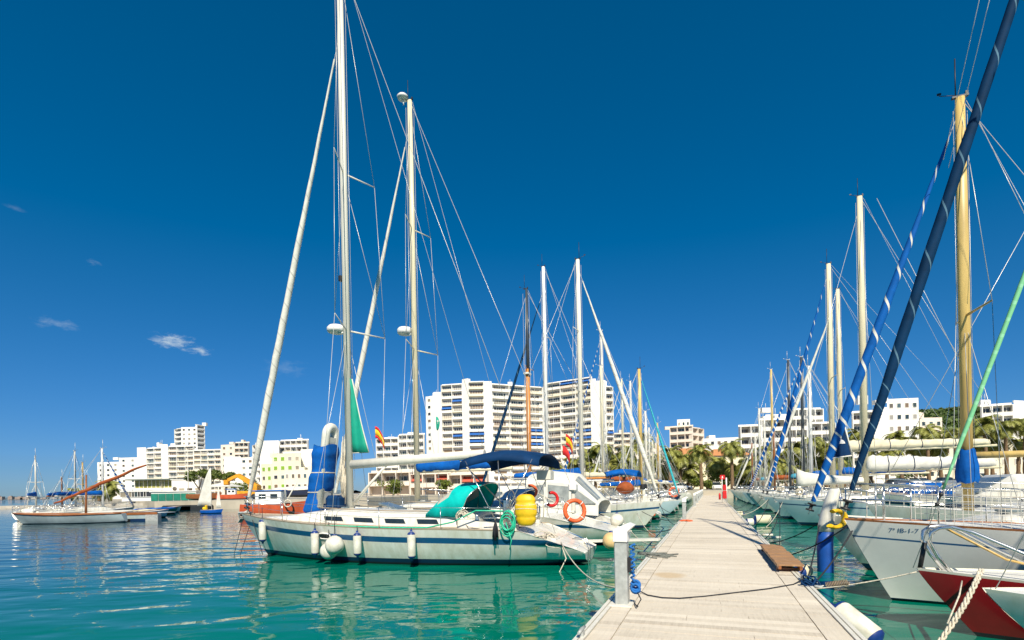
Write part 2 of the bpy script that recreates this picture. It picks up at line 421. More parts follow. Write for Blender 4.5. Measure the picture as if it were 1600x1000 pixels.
def sailcover(name, a, b, h0, h1, w, mat, parent, seed=1, ties=None, n=34):
    a = Vector(a); b = Vector(b); d = b-a; Ln = d.length; rg = random.Random(seed)
    mb = MB(); rings = []
    for i in range(n+1):
        u = i/n; h = lerp(h0, h1, u**.7)*(1+rg.uniform(-.07,.07)); ww = w*(lerp(1, .6, u))*(1+rg.uniform(-.08,.08))
        if i in (0, n): h *= .7; ww *= .7
        ring = []
        for k in range(12):
            an = 2*PI*k/12
            yy = ww*math.sin(an)*(1.15 if math.cos(an) < 0 else .8)*(1+rg.uniform(-.10,.10)); zz = h*(math.cos(an)*.5+.30)+rg.uniform(-.05,.05)*h
            ring.append((Ln*u, yy, zz-.10*(math.sin(PI*u*5+k)*.5+math.sin(PI*u*13+k*2))*h*.4))
        rings.append(ring)
    mb.smooth = True; mb.loft(rings, True, caps=True)
    o = mb.build(name, mat, parent, a)
    o.rotation_euler = d.to_track_quat('X', 'Z').to_euler()
    if ties:
        t = MB()
        for i in range(1, ties+1):
            r0 = rings[int(n*i/(ties+1))]
            t.tube([Vector((p[0], p[1]*1.04, p[2]*1.04)) for p in r0+[r0[0]]], .016, 5, cap=False)
        t.build('sail_tie', 'can_navy', o)
    return o
def sailboat(name, label, cat, loc, rz, L=11, B=3.5, fb=1.35, fm=1.05, fs=1.0, rake=1.1, scoop=0, tw=.72, tr=.25, hull='gel', stripe='stripe', cove=None, boot='boot', gun='gel', deck='deck',
             mast_x=.6, mast_h=14, mast_r=.10, mast='alu', spreaders=((.45,.9),(.72,.7)), furl=None, furl_r=.10, boom=4.0, boom_z=1.2, cover='can_blue', cover_h=.42, roof=(.30,.74,.38,.62), windows=3,
             dodger=None, bimini=None, group=None, rails=True, wires=True, lod=1, wr=.009, steel='steel', foot_x=None, furl_top=.96, wind=True, roof_mat='gel', wheel=False, cockpit=True, full=1.0, boom_up=0.0, topmast=None, boot_z=(.06,.17), boom_r=.075, dodger_h=.62, sweep=.18, furl_lo=.035):
    root = empty(name, loc, rz, label, cat, group)
    H = Hull(L, B, fb, fm, fs, rake, scoop, tw, tr=tr, full=full, boot=boot_z)
    n = {0:40, 1:26, 2:16}[lod]
    H.mesh(cove, n).build('hull', [hull, stripe, boot, 'foul', gun], root)
    H.deck(max(12, n-4)).build('deck', [deck,'gel'], root)
    X = lambda u: -L/2+L*u
    dz = lambda u: H.sheer(u)-.03+.05*min(1, H.half(u))
    # coachroof
    if roof:
        u0, u1, h, wf = roof; mb = MB(); mb.smooth = True; rings = []
        k = 14
        for i in range(k+1):
            u = lerp(u0, u1, i/k); f = 1-sst(.55, 1.0, i/k)*.93; hh = h*f
            w = min(H.half(u)*wf*1.25, B/2*wf); zb = H.sheer(u)-.04
            rings.append([(X(u), -w, zb), (X(u), -w*.96, zb+hh*.7), (X(u), -w*.88, zb+hh*.95), (X(u), -w*.45, zb+hh*1.12), (X(u), 0, zb+hh*1.16), (X(u), w*.45, zb+hh*1.12), (X(u), w*.88, zb+hh*.95), (X(u), w*.96, zb+hh*.7), (X(u), w, zb)])
        mb.loft(rings, caps=True)
        cr = mb.build('coachroof', roof_mat, root)
        if windows and lod < 2:
            for sg in (-1, 1):
                for q in range(windows):
                    ua = lerp(u0, u1, .10+.56*q/windows); ub = ua+(u1-u0)*.56/windows*.62
                    m2 = MB()
                    def side(u, fz):
                        i = (u-u0)/(u1-u0); hh = h*(1-sst(.55, 1, i)*.93); w = min(H.half(u)*wf*1.25, B/2*wf)
                        return Vector((X(u), sg*(w*lerp(1, .96, fz/.7)+.006), H.sheer(u)-.04+hh*fz))
                    a0, a1, a2, a3 = side(ua, .30), side(ub, .30), side(ub+.004, .62), side(ua+.006, .62)
                    off = Vector((0, sg*.012, 0))
                    fr = [a0, a1, a2, a3]; m2.add(fr+[p+off for p in fr], [(0,1,2,3),(4,5,6,7),(0,1,5,4),(1,2,6,5),(2,3,7,6),(3,0,4,7)])
                    m2.build('window', 'glass', cr)
        m3 = MB(); uh = lerp(u0, u1, .62); m3.box((X(uh), 0, H.sheer(uh)-.04+h*1.0+.12*h), (.5, .5, .06), ch=.015); m3.build('hatch', 'vinyl_dk', cr)
        if lod < 2:
            for sg in (-1, 1):
                m4 = MB(); pts = []
                for q in range(6):
                    u = lerp(u0+.02, lerp(u0, u1, .66), q/5); w = min(H.half(u)*wf*1.25, B/2*wf); pts.append((X(u), sg*w*.80, H.sheer(u)+h*1.08))
                m4.tube(pts, .02, 5); m4.build('grab_rail', 'teak', cr)
    if cockpit:
        ca = .06 if not scoop else H.us+.01; cb = roof[0] if roof else .3
        for sg in (-1, 1):
            mb = MB(); rr = []
            for q in range(5):
                u = lerp(ca, cb+.005, q/4); y = H.half(u)*.72; z = H.sheer(u)-.03; hh = lerp(.14, .30, q/4)
                rr.append([(X(u), sg*(y+.12), z), (X(u), sg*(y+.08), z+hh), (X(u), sg*(y-.08), z+hh), (X(u), sg*(y-.14), z)])
            mb.loft(rr, smooth=False, caps=True)
            mb.build('cockpit_coaming', roof_mat, root)
            if lod < 2: MB().lathe([(.0,.17),(.05,.17),(.06,.10),(.05,.05),(.08,0)], 10, (X(cb)-.5, sg*H.half(cb)*.72, H.sheer(cb)+.22)).build('winch', 'steel', root)
        if wheel:
            mw = MB(); wx = X(lerp(ca, cb, .35)); wz = dz(lerp(ca, cb, .35))
            m3 = Matrix.Rotation(PI/2, 3, 'Y')
            mw.torus((wx, 0, wz+.62), .45, .018, m3, 28, 6)
            for q in range(5): a = 2*PI*q/5; mw.tube([(wx, 0, wz+.62), (wx, .45*math.cos(a), wz+.62+.45*math.sin(a))], .010, 5)
            mw.box((wx+.14, 0, wz+.4), (.22, .24, .8), ch=.04); mw.build('steering_wheel', 'steel', root)
    # rails
    if rails:
        mb = MB(); fr = []
        ub = 1-.12*11/L*.9
        for sg in (-1, 1):
            fr.append(Vector((X(ub), sg*H.half(ub)*.94, H.sheer(ub))))
        zt = H.sheer(1)+.62
        for dzz in ((0, .62), (.0, .34)):
            off = Vector((0,0,dzz[1]))
            mid = Vector((X(1)-.12, 0, H.sheer(1)+dzz[1]))
            pp = [fr[0]+off, fr[0].lerp(mid, .55)+Vector((0,-.08,0))+off*.5+Vector((0,0,dzz[1]*.0)), mid, fr[1].lerp(mid, .55)+Vector((0,.08,0))+off*.5, fr[1]+off]
            for q in (1, 3): pp[q].z = H.sheer(.97)+dzz[1]
            mb.tube(pp, .014, 6)
        for sg in (0, 1): mb.tube([fr[sg]+Vector((0,0,.62)), fr[sg]], .014, 6); q = fr[sg].lerp(Vector((X(1)-.12,0,H.sheer(1))), .6); q.z = H.sheer(.97); mb.tube([q+Vector((0,0,.62)), q], .013, 6)
        mb.build('pulpit', steel, root)
        mb = MB(); ua = .10 if not scoop else H.us+.02
        k = max(4, int(L*.42))
        for sg in (-1, 1):
            top = []; midp = []
            for q in range(k+1):
                u = lerp(ua, ub, q/k); b0 = Vector((X(u), sg*H.half(u)*.95, H.sheer(u)-.02))
                if q < k: mb.tube([b0, b0+Vector((0,0,.63))], .012, 5)
                top.append(b0+Vector((0,0,.62))); midp.append(b0+Vector((0,0,.33)))
            mb.tube(top, .006 if lod < 2 else .008, 4); mb.tube(midp, .006 if lod < 2 else .008, 4)
        mb.build('guard_rail', steel, root)
        u = ua; b = H.half(u)*.93; z = H.sheer(u)
        for sg in (-1, 1):
            mb = MB()
            for zz in (.62, .33): mb.tube([(X(u)+.7, sg*H.half(u+.06)*.94, H.sheer(u+.06)+zz), (X(u)+.05, sg*b, z+zz), (X(u), sg*b*.45, z+zz)], .014, 6)
            mb.tube([(X(u)+.05, sg*b, z), (X(u)+.05, sg*b, z+.62)], .014, 6); mb.tube([(X(u), sg*b*.45, z), (X(u), sg*b*.45, z+.62)], .014, 6)
            mb.build('stern_rail', steel, root)
    mx = X(mast_x); zd = H.sheer(mast_x)+(roof[2] if roof and roof[0] < mast_x < roof[1] else 0)-.05
    out = dict(root=root, H=H, mx=mx, zd=zd, X=X)
    if mast_h:
        mb = MB()
        if topmast:
            zt = topmast[0]
            mb.tube([(mx,0,zd),(mx-.02,0,zt)], [mast_r, mast_r*.9], 12)
        else:
            mb.tube([(mx,0,zd),(mx,0,lerp(zd,mast_h,.7)),(mx,0,mast_h)], [mast_r, mast_r*.98, mast_r*.78], 12, ell=.72)
        mo = mb.build('mast', mast, root)
        if topmast:
            t = MB(); t.tube([(mx-.05,0,topmast[0]-.5),(mx-.05,0,mast_h)], [mast_r*.8, mast_r*.5], 10); t.build('topmast', topmast[1], mo)
            t = MB(); t.box((mx,0,topmast[0]-.3),(.35,.55,.12), ch=.02); t.build('crosstree', 'gel', mo)
        t = MB()
        t.box((mx,0,mast_h+.02),(.30,.07,.04)); t.box((mx-.12,0,mast_h+.07),(.05,.05,.09))
        if wind: t.tube([(mx+.08,0,mast_h),(mx+.08,0,mast_h+.9)], .012 if lod < 2 else .016, 5); t.tube([(mx,0,mast_h+.05),(mx+.38,0,mast_h+.14)], .008, 5); t.box((mx+.38,0,mast_h+.18),(.08,.012,.05))
        t.build('masthead', 'blk' if lod < 2 else 'wire', mo)
        tips = []
        for f, hl in spreaders:
            z = lerp(zd, mast_h, f); t = MB()
            for sg in (-1, 1): t.tube([(mx,0,z),(mx-sweep*hl, sg*hl, z+.06)], [.035, .022], 6, ell=.6)
            t.build('spreader', mast, mo); tips.append((z+.06, hl, mx-sweep*hl))
        if wires:
            t = MB(); cb = H.half(mast_x)*.93; zc = H.sheer(mast_x)
            for sg in (-1, 1):
                path = [(mx-.12, sg*cb, zc)]+[(tx, sg*hl, z) for z, hl, tx in tips]+[(mx, 0, mast_h*.985)]
                for q in range(len(path)-1): t.tube([path[q], path[q+1]], wr, 4)
                if tips:
                    t.tube([(mx+.35, sg*cb*.97, zc), (mx, 0, tips[0][0]-.15)], wr, 4)
                    t.tube([(mx-.5, sg*cb*.97, zc), (mx, 0, tips[0][0]-.15)], wr, 4)
                    if len(tips) > 1: t.tube([(tips[0][2], sg*tips[0][1], tips[0][0]), (mx, 0, tips[1][0]-.15)], wr, 4)
            ub = .04 if not scoop else H.us*.6
            t.tube([(X(ub), 0, H.sheer(ub)), (mx, 0, mast_h)], wr, 4)
            fx = foot_x if foot_x is not None else X(.985)
            t.tube([(fx, 0, H.sheer(.985)), (mx+.05, 0, mast_h*furl_top)], wr, 4)
            t.tube([(mx+mast_r+.05, .06, zd+1.0), (mx+mast_r+.03, .05, mast_h-.3)], wr*.8, 4); t.tube([(mx-mast_r-.04, -.05, zd+1.0), (mx-mast_r-.03, -.05, mast_h-.3)], wr*.8, 4)
            if boom: t.tube([(mx-boom, 0, zd+boom_z+boom_up+.05), (mx-mast_r, 0, mast_h-.1)], wr*.7, 4)
            t.build('shrouds', 'wire', root)
        if furl:
            fx = foot_x if foot_x is not None else X(.985)
            a = Vector((fx, 0, H.sheer(.985))); b = Vector((mx+.05, 0, mast_h*furl_top)); d = b-a
            fo = furled('furled_jib', a+d*furl_lo, a+d*.95, furl_r, furl, root)
            t = MB(); q = d.to_track_quat('Z', 'Y').to_matrix()
            dr = min(.10, furl_r*1.0); t.lathe([(0,-.02),(dr,-.02),(dr,.02),(dr*.4,.03),(dr*.4,.12),(dr,.13),(dr,.17),(0,.17)], 12, a+d*(furl_lo-.023), q); t.build('furler_drum', 'blk', root)
        if boom:
            zb = zd+boom_z; t = MB(); a = (mx-mast_r*.8, 0, zb); b = (mx-boom, 0, zb+boom_up)
            t.tube([a, b], [boom_r, boom_r*.88], 12); bo = t.build('boom', mast, root)
            if cover: sailcover('sail_cover', (mx-mast_r*.2, 0, zb+.10), (mx-boom*.96, 0, zb+boom_up+.10), cover_h*1.25, cover_h*.62, .17*max(1,cover_h/.5), cover, bo, seed=int(L*100+mast_h*10), n=34 if lod < 2 else 12, ties=4 if lod < 2 and cover in ('can_white','can_cream') else None)
            t = MB(); t.tube([(mx-boom*.8, 0, zb+boom_up*.8), (X(.18), 0, H.sheer(.2)+.3)], .02, 5)
            t.build('mainsheet', 'rope', bo)
    if dodger and roof:
        u = roof[0]; w = B/2*roof[3]*1.02; zb = H.sheer(u)-.05
        x = X(u); h = roof[2]+dodger_h-roof[2]*.8; zb += roof[2]*.8
        def rk(a, x0, k):
            return [(x0+k*(1-abs(math.sin(PI*i/(len(a)-1)))**.7), p[1], p[2]) for i, p in enumerate(a)]
        A = [arch(w*.94, .13, x+1.25, zb+.03, p=.5), arch(w*.97, h*.60, x+.85, zb+.02, p=.42), rk(arch(w, h*.93, 0, zb+.05, p=.42), x+.32, .22), rk(arch(w, h, 0, zb, p=.42), x-.15, .45), rk(arch(w, h*.99, 0, zb, p=.42), x-.50, .62)]
        canopy('sprayhood', A, dodger, root, win=lambda i, j: i == 1 and j in (1, 2, 4, 5, 6, 7, 9, 10))
        t = MB(); t.tube(A[-1], .018, 6); t.tube(A[2], .012, 5); t.build('sprayhood_hoop', steel, root)
    if bimini:
        bx, bl, bh, bw, bm = bimini
        zb = H.sheer(.15)
        A = []
        for i in range(7):
            f = i/6; A.append([(bx+bl*(f-.5), bw*math.cos(PI*j/10), zb+bh+.16*math.sin(PI*f)+.36*(abs(math.sin(PI*j/10))**.6)-.22-.10*abs(f-.5)*abs(math.cos(PI*j/10))) for j in range(11)])
        bo = canopy('bimini', A, bm, root)
        for sg in (-1, 1):
            t = MB()
            for f in (-.42, .0, .42): t.tube([(bx+(.05 if f > 0 else -.05), sg*bw*1.0, zb+.15), (bx+bl*f, sg*bw*.98, zb+bh-.06)], .014, 6)
            t.build('bimini_frame', steel, bo)
    return out
# ---------------------------------------------------------------- sky, sun, camera
SUN = Vector((.05,-.73,.68)).normalized()
w = bpy.data.worlds.new('World'); S.world = w; w.use_nodes = True
nt = w.node_tree; bg = nt.nodes['Background']
sk = nt.nodes.new('ShaderNodeTexSky'); sk.sky_type = 'NISHITA'; sk.sun_disc = False
sk.sun_elevation = math.asin(SUN.z); sk.sun_rotation = math.atan2(SUN.x, SUN.y)
sk.altitude = 0; sk.air_density = 1.0; sk.dust_density = .0; sk.ozone_density = 3.0
hs = nt.nodes.new('ShaderNodeHueSaturation'); hs.inputs['Hue'].default_value = .486; hs.inputs['Saturation'].default_value = 1.25
nt.links.new(sk.outputs[0], hs.inputs['Color'])
ma = nt.nodes.new('ShaderNodeVectorMath'); ma.operation = 'MULTIPLY_ADD'; ma.inputs[1].default_value = (.215,.515,.70); ma.inputs[2].default_value = (-.12,.0,.0)
mz = nt.nodes.new('ShaderNodeVectorMath'); mz.operation = 'MAXIMUM'; mz.inputs[1].default_value = (0,0,0)
nt.links.new(hs.outputs[0], ma.inputs[0]); nt.links.new(ma.outputs[0], mz.inputs[0])
sx = nt.nodes.new('ShaderNodeSeparateXYZ'); cx_ = nt.nodes.new('ShaderNodeCombineXYZ'); nt.links.new(mz.outputs[0], sx.inputs[0])
for ch, pw, kk in (('X', .85, .95), ('Y', .75, .90), ('Z', .88, 1.05)):
    a_ = nt.nodes.new('ShaderNodeMath'); a_.operation = 'POWER'; a_.inputs[1].default_value = pw; b_ = nt.nodes.new('ShaderNodeMath'); b_.operation = 'MULTIPLY'; b_.inputs[1].default_value = kk
    nt.links.new(sx.outputs[ch], a_.inputs[0]); nt.links.new(a_.outputs[0], b_.inputs[0]); nt.links.new(b_.outputs[0], cx_.inputs[ch])
last = cx_.outputs[0]
# wisps of cloud at their bearings in the sky
tc = nt.nodes.new('ShaderNodeTexCoord')
ns = nt.nodes.new('ShaderNodeTexNoise'); ns.inputs['Distortion'].default_value = .35; ns.inputs['Scale'].default_value = 52; ns.inputs['Detail'].default_value = 9; ns.inputs['Roughness'].default_value = .68
mpn = nt.nodes.new('ShaderNodeMapping'); mpn.inputs['Scale'].default_value = (1,1,2.6)
nt.links.new(tc.outputs['Generated'], mpn.inputs['Vector']); nt.links.new(mpn.outputs[0], ns.inputs['Vector'])
clouds = [(268,532,.034,.95),(312,546,.026,.85),(88,505,.026,.30),(145,410,.012,.26),(24,325,.012,.13),(445,576,.045,.13)]
for cx, cy, rad, st in clouds:
    dv = (W(cx, cy, 1.0)-Vector((0,0,CAMZ))).normalized()
    sb = nt.nodes.new('ShaderNodeVectorMath'); sb.operation = 'SUBTRACT'; sb.inputs[1].default_value = dv
    sc = nt.nodes.new('ShaderNodeVectorMath'); sc.operation = 'MULTIPLY'; sc.inputs[1].default_value = (1,1,2.6)
    ln = nt.nodes.new('ShaderNodeVectorMath'); ln.operation = 'LENGTH'
    nt.links.new(tc.outputs['Generated'], sb.inputs[0]); nt.links.new(sb.outputs[0], sc.inputs[0]); nt.links.new(sc.outputs[0], ln.inputs[0])
    mr = nt.nodes.new('ShaderNodeMapRange'); mr.inputs[1].default_value = 0; mr.inputs[2].default_value = rad*2.0; mr.inputs[3].default_value = .34; mr.inputs[4].default_value = -.40
    nt.links.new(ln.outputs['Value'], mr.inputs[0])
    ad = nt.nodes.new('ShaderNodeMath'); ad.operation = 'ADD'; nt.links.new(mr.outputs[0], ad.inputs[0]); nt.links.new(ns.outputs['Fac'], ad.inputs[1])
    m2 = nt.nodes.new('ShaderNodeMapRange'); m2.interpolation_type = 'SMOOTHSTEP'; m2.inputs[1].default_value = .50; m2.inputs[2].default_value = 1.0; m2.inputs[3].default_value = 0; m2.inputs[4].default_value = st
    nt.links.new(ad.outputs[0], m2.inputs[0])
    mx = nt.nodes.new('ShaderNodeMixRGB'); mx.inputs[2].default_value = (4.2,5.0,5.5,1)
    nt.links.new(m2.outputs[0], mx.inputs[0]); nt.links.new(last, mx.inputs[1]); last = mx.outputs[0]
nt.links.new(last, bg.inputs['Color']); bg.inputs['Strength'].default_value = .105
sl = bpy.data.lights.new('sun', 'SUN'); sl.energy = 4.9; sl.angle = R(.5); sl.color = (1,.915,.755)
so = bpy.data.objects.new('sun', sl); COL.objects.link(so); so.rotation_euler = SUN.to_track_quat('Z', 'Y').to_euler(); so.location = (40,-40,80)
cd = bpy.data.cameras.new('camera'); cam = bpy.data.objects.new('camera', cd); COL.objects.link(cam); S.camera = cam
cd.sensor_width = 36; cd.lens = F/1600*36; cd.shift_y = (HY-500)/1600; cd.clip_start = .05; cd.clip_end = 9000
cam.matrix_world = Matrix.Translation((0,0,CAMZ)) @ Matrix.Rotation(PI/2, 4, 'X') @ Matrix.Rotation(-ROLL, 4, 'Z')
S.view_settings.view_transform = 'Standard'; S.view_settings.look = 'None'; S.view_settings.exposure = .44; S.view_settings.gamma = 1
S.cycles.max_bounces = 6; S.cycles.caustics_reflective = False; S.cycles.caustics_refractive = False; S.cycles.use_denoising = True
# ---------------------------------------------------------------- water
def water():
    m, nt, b = _new('sea_water')
    b.inputs['Roughness'].default_value = .03; b.inputs['IOR'].default_value = 1.33; b.inputs['Specular IOR Level'].default_value = .36
    tc = nt.nodes.new('ShaderNodeTexCoord')
    def noise(sc, stretch, rot, det=3, dist=0.0):
        mp = nt.nodes.new('ShaderNodeMapping'); mp.inputs['Scale'].default_value = stretch; mp.inputs['Rotation'].default_value = (0,0,rot)
        n = nt.nodes.new('ShaderNodeTexNoise'); n.inputs['Scale'].default_value = sc; n.inputs['Detail'].default_value = det; n.inputs['Distortion'].default_value = dist
        nt.links.new(tc.outputs['Object'], mp.inputs['Vector']); nt.links.new(mp.outputs[0], n.inputs['Vector']); return n
    n1 = noise(.40, (1,2.0,1), .12, 1.5, .5); n2 = noise(1.15, (1,2.0,1), -.2, 1.2, .5); n3 = noise(.05, (1,1,1), 0, 2)
    def mul(a, k):
        q = nt.nodes.new('ShaderNodeMath'); q.operation = 'MULTIPLY'; nt.links.new(a, q.inputs[0])
        if isinstance(k, float): q.inputs[1].default_value = k
        else: nt.links.new(k, q.inputs[1])
        return q.outputs[0]
    ad = nt.nodes.new('ShaderNodeMath'); ad.operation = 'ADD'
    n4 = noise(4.2, (1,1.6,1), .5, 2, .3); ad0 = nt.nodes.new('ShaderNodeMath'); ad0.operation = 'ADD'
    nt.links.new(mul(n2.outputs['Fac'], .014), ad0.inputs[0]); nt.links.new(mul(n4.outputs['Fac'], .0016), ad0.inputs[1])
    nt.links.new(mul(n1.outputs['Fac'], .070), ad.inputs[0]); nt.links.new(ad0.outputs[0], ad.inputs[1])
    bp = nt.nodes.new('ShaderNodeBump'); bp.inputs['Strength'].default_value = 1.0; bp.inputs['Distance'].default_value = 1.0
    nt.links.new(ad.outputs[0], bp.inputs['Height']); nt.links.new(bp.outputs[0], b.inputs['Normal'])
    # base colour green over the berths, bluer out in the open bay
    sp = nt.nodes.new('ShaderNodeSeparateXYZ'); nt.links.new(tc.outputs['Object'], sp.inputs[0])
    mr = nt.nodes.new('ShaderNodeMapRange'); mr.interpolation_type = 'SMOOTHSTEP'; mr.inputs[1].default_value = -22; mr.inputs[2].default_value = -2; mr.inputs[3].default_value = 0; mr.inputs[4].default_value = .9
    nt.links.new(sp.outputs['X'], mr.inputs[0])
    mm = nt.nodes.new('ShaderNodeMath'); mm.operation = 'ADD'; nt.links.new(mr.outputs[0], mm.inputs[0]); nt.links.new(mul(n3.outputs['Fac'], .2), mm.inputs[1])
    rp = nt.nodes.new('ShaderNodeValToRGB')
    rp.color_ramp.elements[0].color = (.0,.027,.045,1); rp.color_ramp.elements[1].color = (.0,.150,.100,1)
    nt.links.new(mm.outputs[0], rp.inputs['Fac']); nt.links.new(rp.outputs[0], b.inputs['Base Color'])
    mb = MB(); mb.add([(-4000,-60,0),(4000,-60,0),(4000,6000,0),(-4000,6000,0)], [(0,1,2,3)])
    o = mb.build('water', m); tag(o, 'calm blue green harbour water around the boats', 'water', kind='structure')
water()
# ---------------------------------------------------------------- the pier
TL, TR, SE = -1.38, 1.45, 93.0
def pier():
    m, nt, b = _new('weathered_planks')
    at = nt.nodes.new('ShaderNodeAttribute'); at.attribute_name = 'tone'
    tc = nt.nodes.new('ShaderNodeTexCoord'); mp = nt.nodes.new('ShaderNodeMapping'); mp.inputs['Scale'].default_value = (14,1.3,1)
    nt.links.new(tc.outputs['Object'], mp.inputs[0])
    n = nt.nodes.new('ShaderNodeTexNoise'); n.inputs['Scale'].default_value = 3; n.inputs['Detail'].default_value = 8; n.inputs['Roughness'].default_value = .7
    nt.links.new(mp.outputs[0], n.inputs['Vector'])
    n2 = nt.nodes.new('ShaderNodeTexNoise'); n2.inputs['Scale'].default_value = .9; n2.inputs['Detail'].default_value = 5; nt.links.new(tc.outputs['Object'], n2.inputs['Vector'])
    a = nt.nodes.new('ShaderNodeMath'); a.operation = 'ADD'; nt.links.new(at.outputs['Fac'], a.inputs[0])
    q = nt.nodes.new('ShaderNodeMath'); q.operation = 'MULTIPLY_ADD'; q.inputs[1].default_value = .8; q.inputs[2].default_value = -.36; nt.links.new(n.outputs['Fac'], q.inputs[0]); nt.links.new(q.outputs[0], a.inputs[1])
    a2 = nt.nodes.new('ShaderNodeMath'); a2.operation = 'ADD'; q2 = nt.nodes.new('ShaderNodeMath'); q2.operation = 'MULTIPLY_ADD'; q2.inputs[1].default_value = .6; q2.inputs[2].default_value = -.27
    nt.links.new(n2.outputs['Fac'], q2.inputs[0]); nt.links.new(a.outputs[0], a2.inputs[0]); nt.links.new(q2.outputs[0], a2.inputs[1])
    rp = nt.nodes.new('ShaderNodeValToRGB'); e = rp.color_ramp.elements; e[0].position = .0; e[0].color = (.36,.305,.235,1); e[1].position = 1; e[1].color = (.74,.665,.545,1)
    x = e.new(.45); x.color = (.60,.53,.425,1)
    nt.links.new(a2.outputs[0], rp.inputs['Fac'])
    # one tan stain
    stp = P(9.7, .0, PIERZ); sv = nt.nodes.new('ShaderNodeVectorMath'); sv.operation = 'DISTANCE'; sv.inputs[1].default_value = (-.72, 9.65, PIERZ)
    nt.links.new(tc.outputs['Object'], sv.inputs[0])
    ad2 = nt.nodes.new('ShaderNodeMath'); ad2.operation = 'MULTIPLY_ADD'; ad2.inputs[1].default_value = .5; nt.links.new(n2.outputs['Fac'], ad2.inputs[0]); nt.links.new(sv.outputs['Value'], ad2.inputs[2])
    mr = nt.nodes.new('ShaderNodeMapRange'); mr.inputs[1].default_value = .40; mr.inputs[2].default_value = .55; mr.inputs[3].default_value = .6; mr.inputs[4].default_value = 0; nt.links.new(ad2.outputs[0], mr.inputs[0])
    mx = nt.nodes.new('ShaderNodeMixRGB'); mx.inputs[2].default_value = (.50,.34,.16,1); nt.links.new(mr.outputs[0], mx.inputs[0]); nt.links.new(rp.outputs[0], mx.inputs[1])
    nt.links.new(mx.outputs[0], b.inputs['Base Color']); b.inputs['Roughness'].default_value = .8
    bp = nt.nodes.new('ShaderNodeBump'); bp.inputs['Strength'].default_value = .35; bp.inputs['Distance'].default_value = .01; nt.links.new(n.outputs['Fac'], bp.inputs['Height']); nt.links.new(bp.outputs[0], b.inputs['Normal'])
    root = empty('pier', (0,0,0), -PA, 'weathered pale plank pier running away between the moored boats', 'pier'); root['kind'] = 'structure'
    rg = random.Random(3); mb = MB(); tone = []
    s = -3.0; pw = .145; xs = [TL+.11, TL+.37, TR-.37, TR-.11]
    while s < SE:
        g = .007 if s < 30 else .012
        for k in range(3):
            a0, b0 = xs[k]+.006, xs[k+1]-.006
            dz = rg.uniform(-.0025,.0025); t = .5+rg.gauss(0, .13)
            segs = [(a0, b0)]
            if k == 1 and rg.random() < .5: c = rg.choice((-.3,.1,.4)); segs = [(a0, c-.002), (c+.002, b0)]
            for sa, sb in segs:
                n0 = len(mb.f); mb.box(((sa+sb)/2, s+pw/2, PIERZ-.015+dz), (sb-sa, pw-g, .03)); tone += [t+rg.gauss(0,.05)]*(len(mb.f)-n0)
        s += pw
    d = mb.build('planking', m, root)
    at = d.data.attributes.new('tone', 'FLOAT', 'FACE'); at.data.foreach_set('value', tone)
    mb = MB()
    for t0, t1 in ((TL, TL+.045), (TL+.06, TL+.105), (TR-.045, TR), (TR-.105, TR-.06)): mb.box(((t0+t1)/2, (SE-3)/2, PIERZ-.03), (t1-t0, SE+3, .09))
    mb.build('edge_rail', 'alu', root)
    mb = MB(); mb.box(((TL+TR)/2, (SE-3)/2, PIERZ-.06), (TR-TL-.22, SE+3, .04)); mb.build('bearer', 'rubber', root)
    mb = MB()
    s = -2.4
    while s < SE:
        mb.box(((TL+TR)/2, s+2.1, PIERZ-.38), (TR-TL-.12, 3.6, .56), ch=.03); s += 5.2
    mb.build('float', 'concrete', root)
pier()
def pedestal(s, label):
    c = P(s, TL+.23, PIERZ); r = empty('service_pedestal', c, -PA, label, 'pedestal', 'service pedestals along the pier')
    mb = MB(); mb.box((0,0,.43), (.17,.20,.86), ch=.012); mb.build('column', 'galv', r)
    mb = MB()
    prof = [(-.098,-.12,.862),(.098,-.12,.862),(.098,-.12,1.00),(.19,-.12,1.085),(.11,-.12,1.12),(-.098,-.12,1.03)]
    vs = prof+[(x, .12, z) for x, y, z in prof]; n = len(prof)
    mb.add(vs, [tuple(range(n)), tuple(range(2*n-1, n-1, -1))]+[(i, n+i, n+(i+1) % n, (i+1) % n) for i in range(n)])
    mod(mb.build('cap', 'capw', r), 'BEVEL', width=.012, segments=2)
    mb = MB(); mb.box((.105,.0,.55), (.045,.13,.20), ch=.01); mb.build('socket_panel', 'blk', r)
    mb = MB(); mb.box((0,0,.012), (.30,.34,.024)); mb.build('base_plate', 'alu', r)
    return r
pl = ['tall grey service pedestal with white cap nearest on the pier','service pedestal second along the pier, with an orange rag at its foot','third pedestal along the pier edge before the crowd of far ones']
for i, s in enumerate((7.06, 25.0, 41.5)): pedestal(s, pl[i])
for s in (50, 58, 66, 74, 82): pedestal(s, 'small far pedestal with white cap on the far pier edge')
# ---------------------------------------------------------------- ropes
def line(name, label, pts, r=.012, mat='rope', cat='rope', n=6, group=None):
    mb = MB(); mb.tube(pts, r, n); return tag(mb.build(name, mat), label, cat, group)
